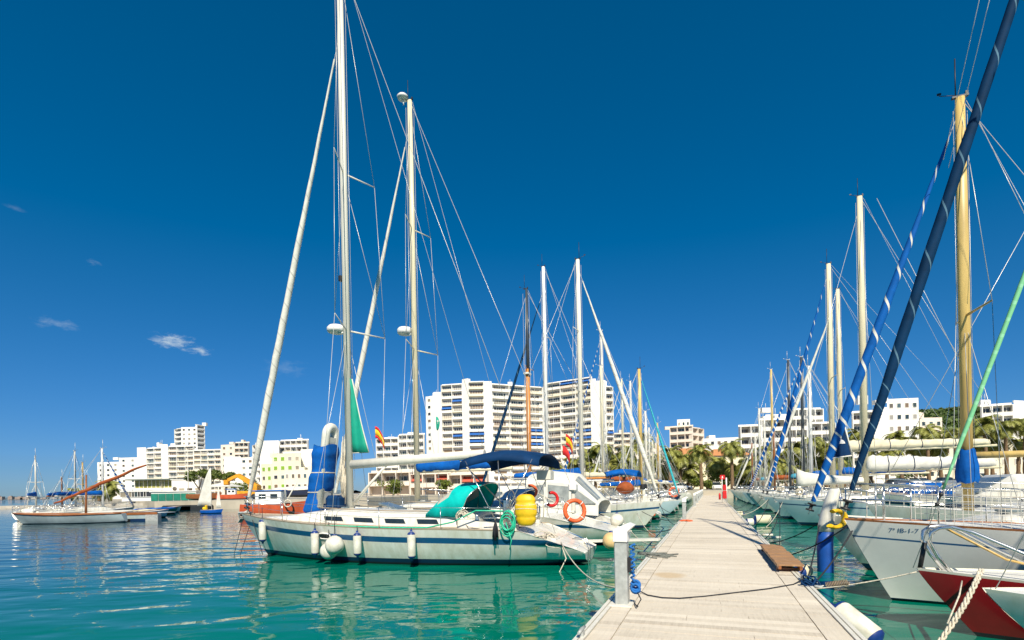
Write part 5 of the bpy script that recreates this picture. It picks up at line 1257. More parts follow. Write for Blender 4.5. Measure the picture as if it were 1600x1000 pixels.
def building(name, label, pts, segs, storey=3.0, depth=14, base=GZ, mat='render_w', low=0, cat='apartment building', seed=1, rail='solid', awn=None, wall_drop=0, group=None, roofbits=True, d=1.3, shutter=None, htrim=True):
    """pts: (photo column, photo row of the roofline, distance); segs: one facade type per gap between points"""
    rg = random.Random(seed); G = []
    for px, py, D in pts: v = W(px, py, D); G.append((Vector((v.x, v.y, 0)), v.z))
    c0 = (G[0][0]+G[-1][0])/2; root = empty(name, (c0.x, c0.y, base), 0, label, cat, group)
    O = Vector((c0.x, c0.y, base))
    mb = MB(); nwin = 0; jobs = []
    backs = [p+Vector((p.x/p.y*depth,depth,0)) for p, z in G]
    for i, sg in enumerate(segs):
        p0, p1 = G[i][0], G[i+1][0]; typ, nb = sg[0], sg[1] if len(sg) > 1 else 1
        zt = max(G[i][1], G[i+1][1]) if len(sg) < 3 else W(pts[i][0], sg[2], pts[i][2]).z
        dv = p1-p0; wid = dv.length; ang = math.atan2(dv.y, dv.x); ux = dv.normalized(); uy = Vector((-ux.y, ux.x, 0))
        back = typ == 'balc'
        q0, q1 = (p0+uy*d, p1+uy*d) if back else (p0, p1)
        H = zt-base
        vs = [q0, q1, backs[i+1], backs[i]]
        vs = [Vector((v.x, v.y, 0))-Vector((O.x, O.y, 0)) for v in vs]
        mb.add([(v.x, v.y, -1) for v in vs]+[(v.x, v.y, H) for v in vs], [(3,2,1,0),(4,5,6,7),(0,1,5,4),(1,2,6,5),(2,3,7,6),(3,0,4,7)])
        if htrim:
            m_ = (q0+q1)/2-O+uy*.12; mb.box((m_.x, m_.y, H+.30),(wid-.02, .24, .60), rz=ang)
        ns = int((H+.2)/storey)
        if typ == 'balc':
            for b in range(nb+1):
                f = b/nb; pf = p0.lerp(p1, f)+uy*(d/2)+ux*(.12 if b == 0 else -.12 if b == nb else 0)-O; mb.box((pf.x, pf.y, H/2-.02),(.22, d-.01, H-.04), rz=ang)
            pf = (p0+p1)/2+uy*(d/2)-O; mb.box((pf.x, pf.y, H-.06),(wid-.01, d-.02, .16), rz=ang)
        for fl in range(ns):
            z = H-storey*(fl+1)+.25
            if z < -.2: continue
            for b in range(nb):
                bw = wid/nb; pc = p0.lerp(p1, (b+.5)/nb)
                if typ == 'balc':
                    jobs.append((fl, 'balcony', pc+uy*d, ang, z-.05, bw-.26)); jobs.append((fl, 'window', pc+uy*(d-.04), ang, z+.02, min(bw*.82, 5.5)))
                    if awn and rg.random() < awn[1]: jobs.append((fl, 'awning', pc+uy*d, ang, z+.05, bw-.4))
                elif typ == 'win':
                    jobs.append((fl, 'small', pc-uy*.02, ang, z+.95, min(bw*.5, 1.5)))
    mb.build('wall', mat, root)
    rail_ = rail
    jobs.sort(key=lambda j: j[0]); cnt = {'window':0,'balcony':0,'awning':0}; rest = MB()
    for fl, k, p, ang, z, w_ in jobs:
        kk = 'window' if k == 'small' else k
        if cnt[kk] >= 98 or fl >= low > 0: 
            if kk != 'awning':
                q = p-O; ux = Vector((math.cos(ang), math.sin(ang), 0)); uy = Vector((-ux.y, ux.x, 0))
                if kk == 'window': rest.cur = 0; c_ = q; rest.box((c_.x, c_.y, z+.9),(w_,.08,1.9 if k != 'small' else 1.2), rz=ang)
                else: rest.cur = 1; c_ = q-uy*(d-.06); rest.box((c_.x, c_.y, z+.4),(w_,.12,1.0), rz=ang)
            continue
        cnt[kk] += 1
        if k == 'balcony': me = balc_mesh(w_, d, rg.choice([mat,mat,'render_y','render_p']) if rail_ == 'mix' else mat, rg.choice(['open','solid','solid']) if rail_ == 'mix' else rail_)
        elif k == 'window': me = win_mesh(w_, 2.15)
        elif k == 'small': me = win_mesh(w_, 1.25, shutter if shutter and rg.random() < .6 else None)
        else: me = awn_mesh(w_, awn[0])
        q = p-O; link(kk, me, root, (q.x, q.y, z), ang)
    if rest.v: tag(rest.build('lower_windows', ['win', mat], root), kind='stuff')
    if roofbits:
        for k in range(max(2, int(len(pts)*.8))):
            i = rg.randrange(len(segs)); p = G[i][0].lerp(G[i+1][0], rg.uniform(.2,.8))+Vector((0, depth*rg.uniform(.3,.6), 0))-O; h = rg.uniform(1.0,2.6)
            zz = max(G[i][1], G[i+1][1])-base; t = MB(); t.box((p.x, p.y, zz+h/2),(rg.uniform(.8,3.0), rg.uniform(.8,2.5), h))
            if rg.random() < .5: t.tube([(p.x,p.y,zz+h),(p.x,p.y,zz+h+rg.uniform(1,2.5))], .06, 4)
            t.build('roof_vent', mat, root)
    return root
BL = building
# the large white tower hotel
hz = [(665,625,226),(676,622,224),(689,614,222),(722,600,220),(731,594,218),(756,599,218),(768,598,218),(848,605,228),(852,608,228),(923,598,216),(946,598,214),(958,605,215)]
BL('tower_hotel', 'huge white balcony hotel block with blue awnings behind the masts', hz, [('win',1,622),('flat',1,616),('balc',2,602),('flat',1,595),('balc',1,597),('flat',1,598),('balc',3,600),('flat',1,606),('balc',3,600),('flat',1,598),('balc',1,604)], storey=3.02, depth=18, low=10, awn=('awn',.16), rail='mix', seed=3)
hb = bpy.data.objects.new('x', None)
# left stepped white block with tower
BL('stepped_block', 'long white stepped apartment block on the left shore with window bays', [(152,724,292),(186,717,291),(214,700,290),(228,700,290),(252,696,288),(262,696,288),(302,700,287),(345,705,286),(368,705,286)], [('win',3,724),('win',2,717),('flat',1,701),('balc',2,701),('flat',1,696),('balc',3,698),('balc',4,704),('win',2,704)], storey=2.9, depth=20, d=1.0, low=8, rail='mix', seed=4)
BL('white_tower', 'white tower with balconies rising behind the long stepped block', [(272,671,345),(283,668,340),(308,668,340),(320,665,346)], [('balc',1,671),('win',3,669),('balc',1,664)], storey=3, depth=14, base=GZ, low=4, seed=5)
BL('beige_house', 'beige house with loggias between white block and rounded balconies', [(345,697,262),(366,692,260),(388,700,260)], [('win',2,697),('balc',3,692)], mat='render_p', depth=12, low=6, seed=6)
BL('pale_gable_wall', 'plain pale wall building with two small windows left of the furled jib', [(350,716,235),(376,716,234),(396,716,234)], [('flat',1,716),('win',2,717)], mat='render_w', depth=10, low=6, seed=7)
BL('rounded_block', 'white block with rounded balconies behind the yellow buildings', [(394,702,225),(399,697,221),(406,692,220),(436,690,220)], [('balc',1,696),('balc',1,692),('flat',1,691)], depth=18, storey=3.0, low=8, seed=8, roofbits=False)
BL('arcaded_block', 'white block with a row of roof arches above balconies', [(436,688,232),(480,690,230)], [('balc',5,689)], depth=16, low=6, seed=9)
BL('yellow_house', 'pale yellow house with bright green shutters facing the harbour', [(408,728,172),(425,712,170),(470,712,168)], [('win',2,728),('win',4,712)], mat='render_c', depth=12, low=7, seed=10, shutter='shut')
BL('white_house', 'white house with balconies right of the yellow house', [(470,705,176),(492,705,175),(512,708,175)], [('flat',1,705),('balc',2,708)], depth=12, low=8, seed=11)
BL('low_yellow_house', 'low yellow house with small windows below the white house', [(444,738,150),(500,737,150)], [('win',6,738)], mat='render_y', depth=10, low=4, seed=12)
BL('striped_block', 'mid height white block with pinkish balcony bands left of the tower hotel', [(587,686,210),(622,685,208),(662,680,206)], [('balc',3,686),('balc',3,680)], depth=14, low=9, seed=13)
BL('back_block', 'white block peeping out right of the tower hotel', [(958,676,240),(985,680,240),(1004,694,238)], [('balc',2,678),('win',2,693)], depth=12, low=6, seed=14, mat='render_p')
BL('corner_block', 'white and pink corner block with long balconies behind the palms', [(1046,670,200),(1082,666,196),(1100,670,202)], [('balc',3,668),('balc',2,668)], depth=14, d=1.6, low=6, seed=15, mat='render_p')
BL('penthouse', 'planted white penthouse on top of the pink corner block', [(1058,658,206),(1078,657,205)], [('win',3,658)], depth=8, low=2, base=W(1058,668,206).z-1.5, seed=16, roofbits=False)
BL('terrace_hotel', 'low white hotel with long terraces behind the palms right of the pier', [(1157,668,143.2),(1190,664,142.5),(1262,655,142),(1306,660,141)], [('balc',2,666),('balc',4,656),('balc',2,662)], rail='solid', storey=3.1, depth=14, d=1.9, low=7, seed=17)
BL('hotel_top_floor', 'set back top storey of the terrace hotel with brown awning', [(1196,650,152),(1235,641,151.5),(1287,638,151)], [('win',4,651),('balc',4,640)], storey=3.1, depth=9, d=1.6, base=W(1235,664,156).z-2.5, low=2, seed=18)
BL('cubic_house', 'white cubic hotel with large windows below the wooded hill', [(1332,645,140),(1366,642,138),(1386,626,138),(1435,626,137)], [('balc',2,645),('flat',1,640),('win',4,627)], storey=3.1, depth=12, d=1.5, low=6, seed=19)
BL('pink_bungalow', 'low pink house at the foot of the wooded hill', [(1437,656,150),(1472,655,150)], [('win',3,656)], depth=8, low=4, seed=20, mat='render_p')
BL('hillside_house', 'white house with terracotta roof edge at the far right', [(1534,636,140),(1584,628,137),(1600,632,138)], [('balc',3,635),('flat',1,629)], storey=3.0, depth=10, low=5, seed=21)
BL('wide_low_block', 'low white block between the corner block and the terrace hotel', [(1098,690,190),(1160,684,186)], [('win',6,688)], depth=10, low=4, seed=22)
BL('promenade_arcade', 'long low white building with red awnings below the tower hotel', [(575,738,125),(640,740,124),(700,742,122),(760,742,120)], [('balc',3,739),('balc',3,741),('balc',3,742)], storey=3.3, depth=10, d=2.2, low=4, seed=23, awn=('awn_red',.45), mat='render_p')
BL('small_white_block', 'small white block seen between the far masts left of the pier', [(985,704,180),(1048,706,178)], [('win',6,704)], depth=8, low=4, seed=24, mat='render_p')
BL('right_row_house', 'long pale house behind the boats at the right edge', [(1470,700,120),(1640,694,112)], [('win',9,697)], depth=8, low=3, seed=26, mat='render_y')
def tiled_house(label, px0, px1, py_eave, py_ridge, D):
    a = W(px0, py_eave, D); b = W(px1, py_eave, D); c = (a+b)/2; wd = (b-a).length; h = a.z-GZ; rh = W(px0, py_ridge, D).z-a.z
    e = empty('tiled_house', (c.x, c.y, GZ), 0, label, 'house'); t = MB(); t.box((0,4,h/2),(wd,8,h)); t.build('wall', 'render_c', e)
    t = MB(); w2 = wd/2+.5; t.add([(-w2,-.5,h),(w2,-.5,h),(w2-2,4,h+rh),(-w2+2,4,h+rh),(w2,8.5,h),(-w2,8.5,h)],[(0,1,2,3),(3,2,4,5),(1,4,2),(5,0,3),(5,4,1,0)]); t.build('roof', 'tile', e)
    n = int(wd/3.2)
    for i in range(n): link('window', win_mesh(1.2,1.4), e, (-wd/2+wd*(i+.5)/n, -.03, max(.6,h-2.4)))
tiled_house('pale house with terracotta roof behind the palms left of the terrace hotel', 1116, 1172, 712, 700, 128)
tiled_house('terracotta roofed house behind the palm standing at the pier end', 1062, 1116, 711, 699, 132)
# ---------------------------------------------------------------- boatyard on the left
def pavilion():
    a = W(208,764,150); b = W(270,764,150); c = (a+b)/2; wd = b.x-a.x; z0 = W(208,764,150).z
    e = empty('glass_pavilion', (c.x, 150, GZ), 0, 'low restaurant pavilion with yellow green glazing and flat dark roof', 'pavilion')
    t = MB(); t.box((0,5,(z0-GZ)/2),(wd,10,z0-GZ)); t.build('base_wall', 'render_w', e)
    h = 2.4; t = MB(); t.box((0,4.5,z0-GZ+h/2+.05),(wd-.6,8,h)); t.build('glazing', 'glassy', e)
    t = MB()
    for i in range(10): t.box((-wd/2+.3+(wd-.6)*i/9,.42,z0-GZ+h/2+.05),(.12,.12,h)); 
    t.box((0,.42,z0-GZ+.1),(wd-.4,.16,.16)); t.build('mullions', 'render_w', e)
    t = MB(); t.box((0,4.0,z0-GZ+h+.25),(wd+2.4,11,.32)); t.build('roof', pm('dark_roof',(.14,.18,.16),.7,.1,1), e)
pavilion()
def lowb(name, label, px0, px1, pyt, D, mat, dep=6, cat='building', extra=None):
    a = W(px0, pyt, D); b = W(px1, pyt, D); c = (a+b)/2; wd = b.x-a.x; h = a.z-GZ
    e = empty(name, (c.x, D, GZ), 0, label, cat); t = MB(); t.box((0,dep/2,h/2),(wd,dep,h)); t.box((0,dep/2,h+.08),(wd+.4,dep+.4,.16)); t.build('wall', mat, e)
    if extra: extra(e, wd, h)
    return e
def porth(e, wd, h):
    t = MB(); t.lathe([(0,0),(.55,0),(.55,.1),(0,.1)], 16, (-wd*.38,-.06,h*.55), Matrix.Rotation(PI/2,3,'X')); t.build('round_window', 'win', e)
    for k in range(4): link('window', win_mesh(1.5,.9), e, (-wd*.12+k*2.2,-.04,h*.4))
lowb('clubhouse', 'low white clubhouse with a round window right of the glass pavilion', 268, 310, 750, 140, 'render_w', extra=porth)
def tarps(e, wd, h):
    for k in range(6): t = MB(); t.box((-wd/2+wd*(k+.5)/6,-.08,h*.42),(wd/6*.92,.10,h*.78)); t.build('tarpaulin_panel', 'panelg', e)
lowb('boat_shed', 'long white awning shed hung with dark green tarpaulins on the quay', 236, 306, 769, 92, 'render_w', dep=4, cat='shed', extra=tarps)
lowb('beach_kiosk', 'pale open kiosk with glass front left of the green shed', 190, 236, 769, 100, 'render_w', dep=4, cat='kiosk', extra=lambda e, wd, h: [link('window', win_mesh(1.6,1.3), e, (-wd/2+wd*(k+.5)/5,-.04,.8)) for k in range(5)])
def canv(px, py, D, wd, label):
    v = W(px, py, D); e = empty('market_tent', (v.x, D, GZ), 0, label, 'tent'); h = v.z-GZ
    t = MB(); t.add([(-wd/2,-wd/2,h*.72),(wd/2,-wd/2,h*.72),(wd/2,wd/2,h*.72),(-wd/2,wd/2,h*.72),(0,0,h)],[(0,1,4),(1,2,4),(2,3,4),(3,0,4)])
    t.build('roof', 'can_white', e)
    for sx in (-1,1):
        for sy in (-1,1): t = MB(); t.tube([(sx*wd*.48,sy*wd*.48,0),(sx*wd*.48,sy*wd*.48,h*.72)], .07, 6); t.build('pole', 'alu', e)
canv(350,753,96,5,'white peaked canopy near the yellow crane')
# stone pines
def clump_tree(name, label, base, height, crown_r, crown_h, mat, trunk_r=.25, seed=1, flat=True, nl=900, leaf=.28, cat='tree', group=None, stems=3):
    rg = random.Random(seed); e = empty(name, base, 0, label, cat, group)
    t = MB(); cz = height-crown_h
    lobes = []
    for k in range(9 if flat else 12):
        a = rg.uniform(0,6.28); r = crown_r*math.sqrt(rg.random())*.78; lobes.append(Vector((r*math.cos(a), r*math.sin(a), cz+crown_h*rg.uniform(.25,.8) if flat else cz+crown_h*rg.uniform(.15,.85))))
    for k in range(stems):
        l = lobes[k % len(lobes)]; b0 = Vector((rg.uniform(-.2,.2), rg.uniform(-.2,.2), -.1)); m_ = Vector((l.x*.35+rg.uniform(-.2,.2), l.y*.35, cz*.6))
        t.tube([b0, m_, l], [trunk_r, trunk_r*.65, trunk_r*.25], 7)
        t.tube([m_, lobes[(k+3) % len(lobes)]], [trunk_r*.5, trunk_r*.15], 6)
    t.build('trunk', 'bark', e)
    t = MB()
    for k in range(nl):
        l = rg.choice(lobes); R_ = crown_r*rg.uniform(.30,.42)
        d = Vector((rg.gauss(0,1), rg.gauss(0,1), rg.gauss(0,1))).normalized(); p = l+Vector((d.x*R_, d.y*R_, d.z*R_*(.55 if flat else .8)))*rg.uniform(.6,1.0)
        x = Vector((rg.gauss(0,1),rg.gauss(0,1),rg.gauss(0,.7))).normalized(); y = x.cross(d).normalized()
        s_ = leaf*rg.uniform(.6,1.4); t.add([p-x*s_, p+y*s_*.45, p+x*s_, p-y*s_*.45], [(0,1,2,3)])
    t.build('crown', mat, e)
    return e
v = W(318,765,110); clump_tree('stone_pine', 'broad umbrella shaped stone pine left of the small sail', (v.x, 110, GZ), 6.6, 3.6, 2.8, 'pine', .24, 3, nl=2200, leaf=.30)
v = W(352,765,112); clump_tree('stone_pine', 'umbrella shaped stone pine right of the small sail above the crane', (v.x, 112, GZ), 6.0, 2.9, 2.4, 'pine', .2, 4, nl=1700, leaf=.30)
for k, (px, py, D, hh, rr, lb) in enumerate([(375,752,150,4.2,3.6,'round green shrub left of the big furled jib'),(398,750,140,4.4,3.0,'green bush behind the orange boat'),(612,762,112,3.4,3.2,'low green bush on the promenade below the striped block'),(695,762,112,3.2,2.2,'small green bush beside the red awnings'),(1126,752,104,4.6,3.8,'dark green round bush at the pier end between palms'),(1160,756,106,3.8,3.0,'green bush right of the pier end'),(1078,756,108,3.4,3.0,'green bush left of the pier end'),(1295,735,112,4.0,2.6,'green bush behind the white bagged jib'),(1105,757,100,2.0,1.6,'bright green low shrub where the pier meets the promenade'),(1330,738,118,4.2,4.0,'broad bush behind the right hand boats'),(1440,728,110,5.0,4.5,'dense green bush below the cubic hotel'),(1030,750,112,3.6,3.4,'green shrub among palm trunks left of the pier'),(960,746,115,4.0,3.6,'green shrub among palms below the tower hotel'),(1210,748,112,4,3.4,'shrub below the terrace hotel left part'),(1255,744,112,4,3.4,'shrub below the terrace hotel right part')]):
    v = W(px, py, D); clump_tree('bush', lb, (v.x, D, GZ), hh, rr, hh*.85, 'bush', .10, 30+k, flat=False, nl=900, leaf=.28, cat='bush')
# palms
def palm_meshes(seed, H, R_):
    rg = random.Random(seed); t = MB(); pts = []; rs = []
    bx, by = rg.uniform(-.4,.4), rg.uniform(-.4,.4)
    for i in range(13): f = i/12; pts.append((bx*f*f, by*f*f, H*f)); rs.append(.27*(1.25-.45*f)+.03*(i % 2)+(.10 if i >= 11 else 0))
    t.tube(pts, rs, 10); tm = mesh_only(t, 'trunk', ['palm_t'])
    t = MB(); top = Vector((bx, by, H-.05))
    for k in range(48):
        az = rg.uniform(0, 2*PI); el = rg.uniform(-.35, 1.45) if k > 14 else rg.uniform(-1.2,-.3); L = R_*rg.uniform(.82,1.12)*(1 if el > -.5 else .7)
        p = top.copy(); n = 9; pp = []; e_ = el
        for i in range(n+1):
            pp.append(p.copy()); stp = L/n; e_ -= (.16 if el > .3 else .11)*(1+i*.12)
            p = p+Vector((math.cos(az)*math.cos(e_), math.sin(az)*math.cos(e_), math.sin(e_)))*stp
        side = Vector((-math.sin(az), math.cos(az), 0))
        for i in range(1, n+1):
            f = i/n; c_ = pp[i]; tg = (pp[i]-pp[i-1]).normalized(); up = side.cross(tg)
            ll = R_*.30*(math.sin(PI*min(.97,f*.86+.10))**.7)
            for h_ in (0, .33, .67):
                b_ = pp[i-1].lerp(c_, h_)
                for sg in (-1,1):
                    tip = b_+side*sg*ll*rg.uniform(.75,1.05)+tg*ll*.62+up*(-.18*ll)*(1 if up.z > 0 else -1)-Vector((0,0,.10*ll))
                    wv = tg*.055*R_*.42
                    t.add([b_-wv, b_+wv, tip], [(0,1,2)])
        t.tube([pp[0], pp[n//2], pp[n]], [.05,.03,.008], 3, cap=False)
    for k in range(20):
        a = rg.uniform(0,6.28); q = top+Vector((.3*math.cos(a), .3*math.sin(a), rg.uniform(-.9,-.1))); t.tube([q, q+Vector((.35*math.cos(a), .35*math.sin(a), -.7))], [.05,.01], 4)
    cm = mesh_only(t, 'crown', ['palm'])
    return tm, cm
PV = [palm_meshes(1,6.0,3.5), palm_meshes(2,4.6,3.3), palm_meshes(3,7.2,3.6), palm_meshes(4,5.2,3.2)]
PVH = [6.0,4.6,7.2,5.2]
palms = [(1143,696,98,'tall date palm with wide crown just right of the pier end'),(1095,704,96,'date palm with bare trunk standing at the pier end'),(1192,708,98,'date palm before the left end of the terrace hotel'),(1236,700,97,'date palm before the middle of the terrace hotel'),(1268,690,96,'date palm by the bright white furled jib'),(1290,700,98,None),(1216,716,104,None),
 (915,708,104,'palm below the right wing of the tower hotel'),(942,700,102,None),(984,705,101,None),(1003,688,110,'palm top beside the cream mast left of the pier'),(1046,704,101,'palm behind the turquoise furled jib'),(1062,715,106,None),(1028,718,104,None),(960,718,108,None),(900,722,110,None),(1168,722,106,None),(1120,722,106,None),
 (1344,680,100,None),(1408,682,98,'palm below the white cubic hotel'),(1450,672,97,'palm before the pink house under the hill'),(1494,678,96,None),(1540,662,96,'palm beside the green furled jib, before the hillside house'),(1572,664,96,None),(1600,660,95,None),(1360,694,104,None),(1430,694,102,None),(1318,692,104,None),(1520,688,102,None),(865,730,112,None),
 (1176,728,99,None),(1204,726,100,None),(1228,730,98,None),(1252,716,103,None),(1282,722,101,None),(1305,716,103,None),(1258,738,97,None),(1130,730,112,None),(1152,734,108,None),(1075,732,108,None),(1040,730,106,None),(1012,732,103,None),(972,730,101,None),(930,730,103,None),(1385,706,100,None),(1470,700,101,None),(1550,690,100,None),(1590,690,99,None),(985,722,112,None),
 (155,765,116,'small palm on the shore behind the leftmost boats'),(172,766,116,None),(113,768,150,None)]
for k, (px, py, D, lb) in enumerate(palms):
    i = k % 4; v = W(px, py, D); hgt = v.z-GZ; sc = max(.45, hgt/PVH[i])
    e = empty('palm_tree', (v.x, v.y, GZ), random.Random(k).uniform(0,6), lb or 'one of the similar date palms along the promenade', 'palm tree', 'date palms along the promenade')
    tr = link('trunk', PV[i][0], e); tr.scale = (1,1,sc); cr = link('crown', PV[i][1], e); cr.location = (0,0,PVH[i]*sc-PVH[i])
# lamp posts and cars on the promenade
def car_parts(mat):
    t = MB(); st = [(-2.05,.35,.62,.78),(-2.0,.22,.85,.82),(-1.2,.20,.92,.86),(.9,.20,.90,.86),(1.9,.22,.74,.82),(2.08,.36,.60,.72)]
    t.smooth = True; t.loft([[(x,-w_,zb),(x,-w_,zb+.25),(x,-w_*.93,zt),(x,w_*.93,zt),(x,w_,zb+.25),(x,w_,zb)] for x, zb, zt, w_ in st], True, caps=True)
    body = mesh_only(t, 'body', [mat])
    t = MB(); st = [(-1.75,.90,.78),(-1.25,1.42,.66),(.25,1.44,.66),(1.05,.90,.74)]
    t.loft([[(x,-.78,.86),(x,-w_,z),(x,w_,z),(x,.78,.86)] for x, z, w_ in st], smooth=False); cabin = mesh_only(t, 'windows', ['glass'])
    t = MB(); t.box((-.5,0,1.45),(1.55,1.30,.06), ch=.02); roof = mesh_only(t, 'roof', [mat])
    t = MB(); t.lathe([(.0,-.09),(.30,-.09),(.33,-.06),(.33,.06),(.30,.09),(0,.09)], 16, (0,0,0), Matrix.Rotation(PI/2,3,'X')); wheel = mesh_only(t, 'wheel', ['rubber'])
    return body, cabin, roof, wheel
CP = {m_: car_parts(m_) for m_ in ('carw','card','cars')}
for k, (px, D, m_, rz, lb) in enumerate([(1064,101,'carw',.1,'white car parked left of the palm trunk at the pier end'),(1118,101,'carw',1.3,'white car parked at the end of the pier'),(1405,94,'card',.05,'dark car glimpsed under the white boom cover'),(1440,94,'carw',.0,'white car glimpsed under the white boom cover'),(1020,103,'cars',.1,'silver car behind the far left row'),(1180,101,'card',.0,'dark car behind the red fire point'),(1480,93,'cars',.0,'silver car behind the yellowed mast'),(372,112,'carw',.1,'white van like car beside the yellow crane')]):
    v = W(px, 760, D); e = empty('parked_car', (v.x, D, GZ), rz, lb, 'car', 'cars parked on the promenade'); b_, c_, r_, w_ = CP[m_]
    link('body', b_, e); link('windows', c_, e); link('roof', r_, e)
    for x in (-1.3,1.3):
        for y in (-.78,.78): link('wheel', w_, e, (x,y,.33))
def lamp(px, D, h, label):
    v = W(px, 760, D); e = empty('street_lamp', (v.x, D, GZ), 0, label, 'street lamp'); t = MB(); t.tube([(0,0,0),(0,0,h)], [.09,.05], 8); t.build('post', 'alu', e)
    t = MB(); t.tube([(0,0,h-.05),(.5,0,h+.1),(.9,0,h+.05)], .04, 6); t.box((1.0,0,h+.03),(.6,.2,.10), ch=.02); t.build('lamp_head', 'alu', e)
lamp(294,105,10.5,'pale slender lamp post before the umbrella pines'); lamp(253,150,12,'tall lamp post before the stepped white block'); lamp(424,130,9.5,'lamp post before the yellow house'); lamp(1080,110,5.5,'lamp post by the bush at the pier end')
# yellow crane
def crane():
    v = W(375,790,88); e = empty('mobile_crane', (v.x, 88, GZ), 0, 'orange yellow crane with a long arm raised over the quay', 'crane'); fx = 88/F
    t = MB(); t.box((1.5,0,1.0),(4.2,2.0,.9), ch=.1); t.box((2.6,0,1.9),(1.5,1.7,1.2), ch=.12); t.build('body', 'yel_mach', e)
    t = MB(); t.beam((3.0,0,2.2),(-.2,0,4.2),.7,.75, up=(0,1,0)); t.build('arm', 'yel_mach', e)
    t = MB(); t.beam((-.2,0,4.2),(-1.9,0,3.4),.5,.6, up=(0,1,0)); t.box((-2.2,0,3.0),(.8,.8,.9), ch=.1); t.build('jib', 'yel_mach', e)
    for x in (0,1.5,3): t = MB(); t.lathe([(0,-.2),(.45,-.2),(.5,-.1),(.5,.1),(.45,.2),(0,.2)], 14, (x,-1.0,.5), Matrix.Rotation(PI/2,3,'X')); t.build('wheel', 'rubber', e)
crane()
# dry stored covered boats and little boats at the yard
def small_boat(name, label, p, rz, L, B, h, hull, extra=None, cat='boat', gun='wood', cover=None, group=None, cabin=None, tw=.75):
    e = empty(name, p, rz, label, cat, group); H = Hull(L, B, h*1.25, h, h*1.05, L*.09, 0, tw, draft=.3, boot=(.02,.06)); H.mesh(None, 18).build('hull', [hull,'stripe','boot','foul',gun], e); H.deck(14).build('deck', ['deck','gel'], e)
    if cover:
        t = MB(); t.smooth = True; rr = []
        for i in range(11): f = i/10; u = lerp(.03,.96,f); w_ = H.half(u)*1.03; hh = (.75 if L > 8 else .30)*math.sin(PI*(.12+.80*f))**.7*(.9+.1*math.sin(i*2.1)); rr.append([(-L/2+L*u, w_*math.cos(PI*j/8), H.sheer(u)-.12+hh*math.sin(PI*j/8)) for j in range(9)])
        t.loft(rr, caps=True); t.build('cover', cover, e)
    if cabin:
        x, l_, w_, ch = cabin; t = MB(); t.box((x,0,h+ch/2),(l_,w_,ch), ch=.05); cb = t.build('cabin', 'capw', e); t = MB(); t.box((x-.1,0,h+ch+.06),(l_*1.15,w_*1.1,.12), ch=.03); t.build('cabin_roof', 'haul', cb)
        for k in range(2):
            for sg in (-1,1): t = MB(); t.box((x-l_*.22+l_*.44*k, sg*(w_/2+.01), h+ch*.62),(l_*.26,.04,ch*.34)); t.build('window', 'glass', cb)
    return e
small_boat('covered_motor_boat', 'large boat under a white canvas cover standing on the quay', W(470,757,86)-Vector((0,0,.0)), .05, 9.5, 3, 1.0, 'gel_navy', cover='can_white')
bpy.data.objects['covered_motor_boat'].location.z = GZ+.55
o = small_boat('fishing_boat', 'orange red workboat with white wheelhouse and blue roof beyond the yacht bow', (W(431,806,50).x, 50, 0), .12, 6.4, 2.4, 1.15, 'gel_orange', cabin=(-.4,2.4,1.7,1.25), gun='gel_orange')
t = MB(); t.tube([(.9,0,1.2),(2.0,0,3.2)], .06, 8); t.tube([(.9,0,1.2),(.9,0,3.6)], .05, 8); t.build('derrick', 'alu', o)
t = MB(); t.torus((1.5,-1.2,1.2), .32, .07, Matrix.Rotation(PI/2,3,'X'), 20, 8); tag(t.build('coiled_rope', 'rope', o))
small_boat('dry_stored_boat', 'brown hull standing on the quay right of the small sail', (W(308,778,82).x, 84, GZ+.3), .1, 5.5, 2, .8, 'wood')
t = MB(); bx_ = W(360,787,80).x
o = small_boat('dry_stored_boat', 'small blue and white boat on the quay under the crane arm', (bx_, 80.5, GZ+.2), .3, 4.5, 1.8, .7, 'gel_orange', cabin=(0,1.2,1.1,.8))
# people on the quay edge are too small to read; a small regatta dinghy sails past
e = small_boat('sailing_dinghy', 'tiny blue dinghy with white sail on open water before the pines', (W(331,800,61).x, 61, 0), 0.0, 2.7, 1.1, .42, pm('bright_blue_hull',(.01,.12,.52),.3,.1,2), gun='gel')
t = MB(); t.tube([(.0,0,.4),(-.05,0,5.4)], .035, 6); t.build('mast', 'alu', e)
t = MB(); rows_ = []
for i in range(9): f = i/8; z = .85+4.4*f; w_ = 1.55*(1-f)**.8+.12; rows_.append([(-.06-w_*j/4, .18*math.sin(PI*j/4)*(1-f*.5), z+.02*j) for j in range(5)])
t.smooth = True; t.loft(rows_); o = t.build('mainsail', 'can_white', e); mod(o, 'SOLIDIFY', thickness=.01)
t = MB(); rows_ = []
for i in range(7): f = i/6; z = .6+2.6*f; w_ = .62*(1-f)+.05; rows_.append([(1.15-.3*f-w_*j/3, .1*math.sin(PI*j/3), z) for j in range(4)])
t.smooth = True; t.loft(rows_); o = t.build('jib', 'can_white', e); mod(o, 'SOLIDIFY', thickness=.01)
t = MB(); t.box((-.8,0,.60),(.5,.5,.34), ch=.12); t.box((-.7,.05,.84),(.26,.3,.22), ch=.08); t.build('yellow_bundle', 'yellow', e)
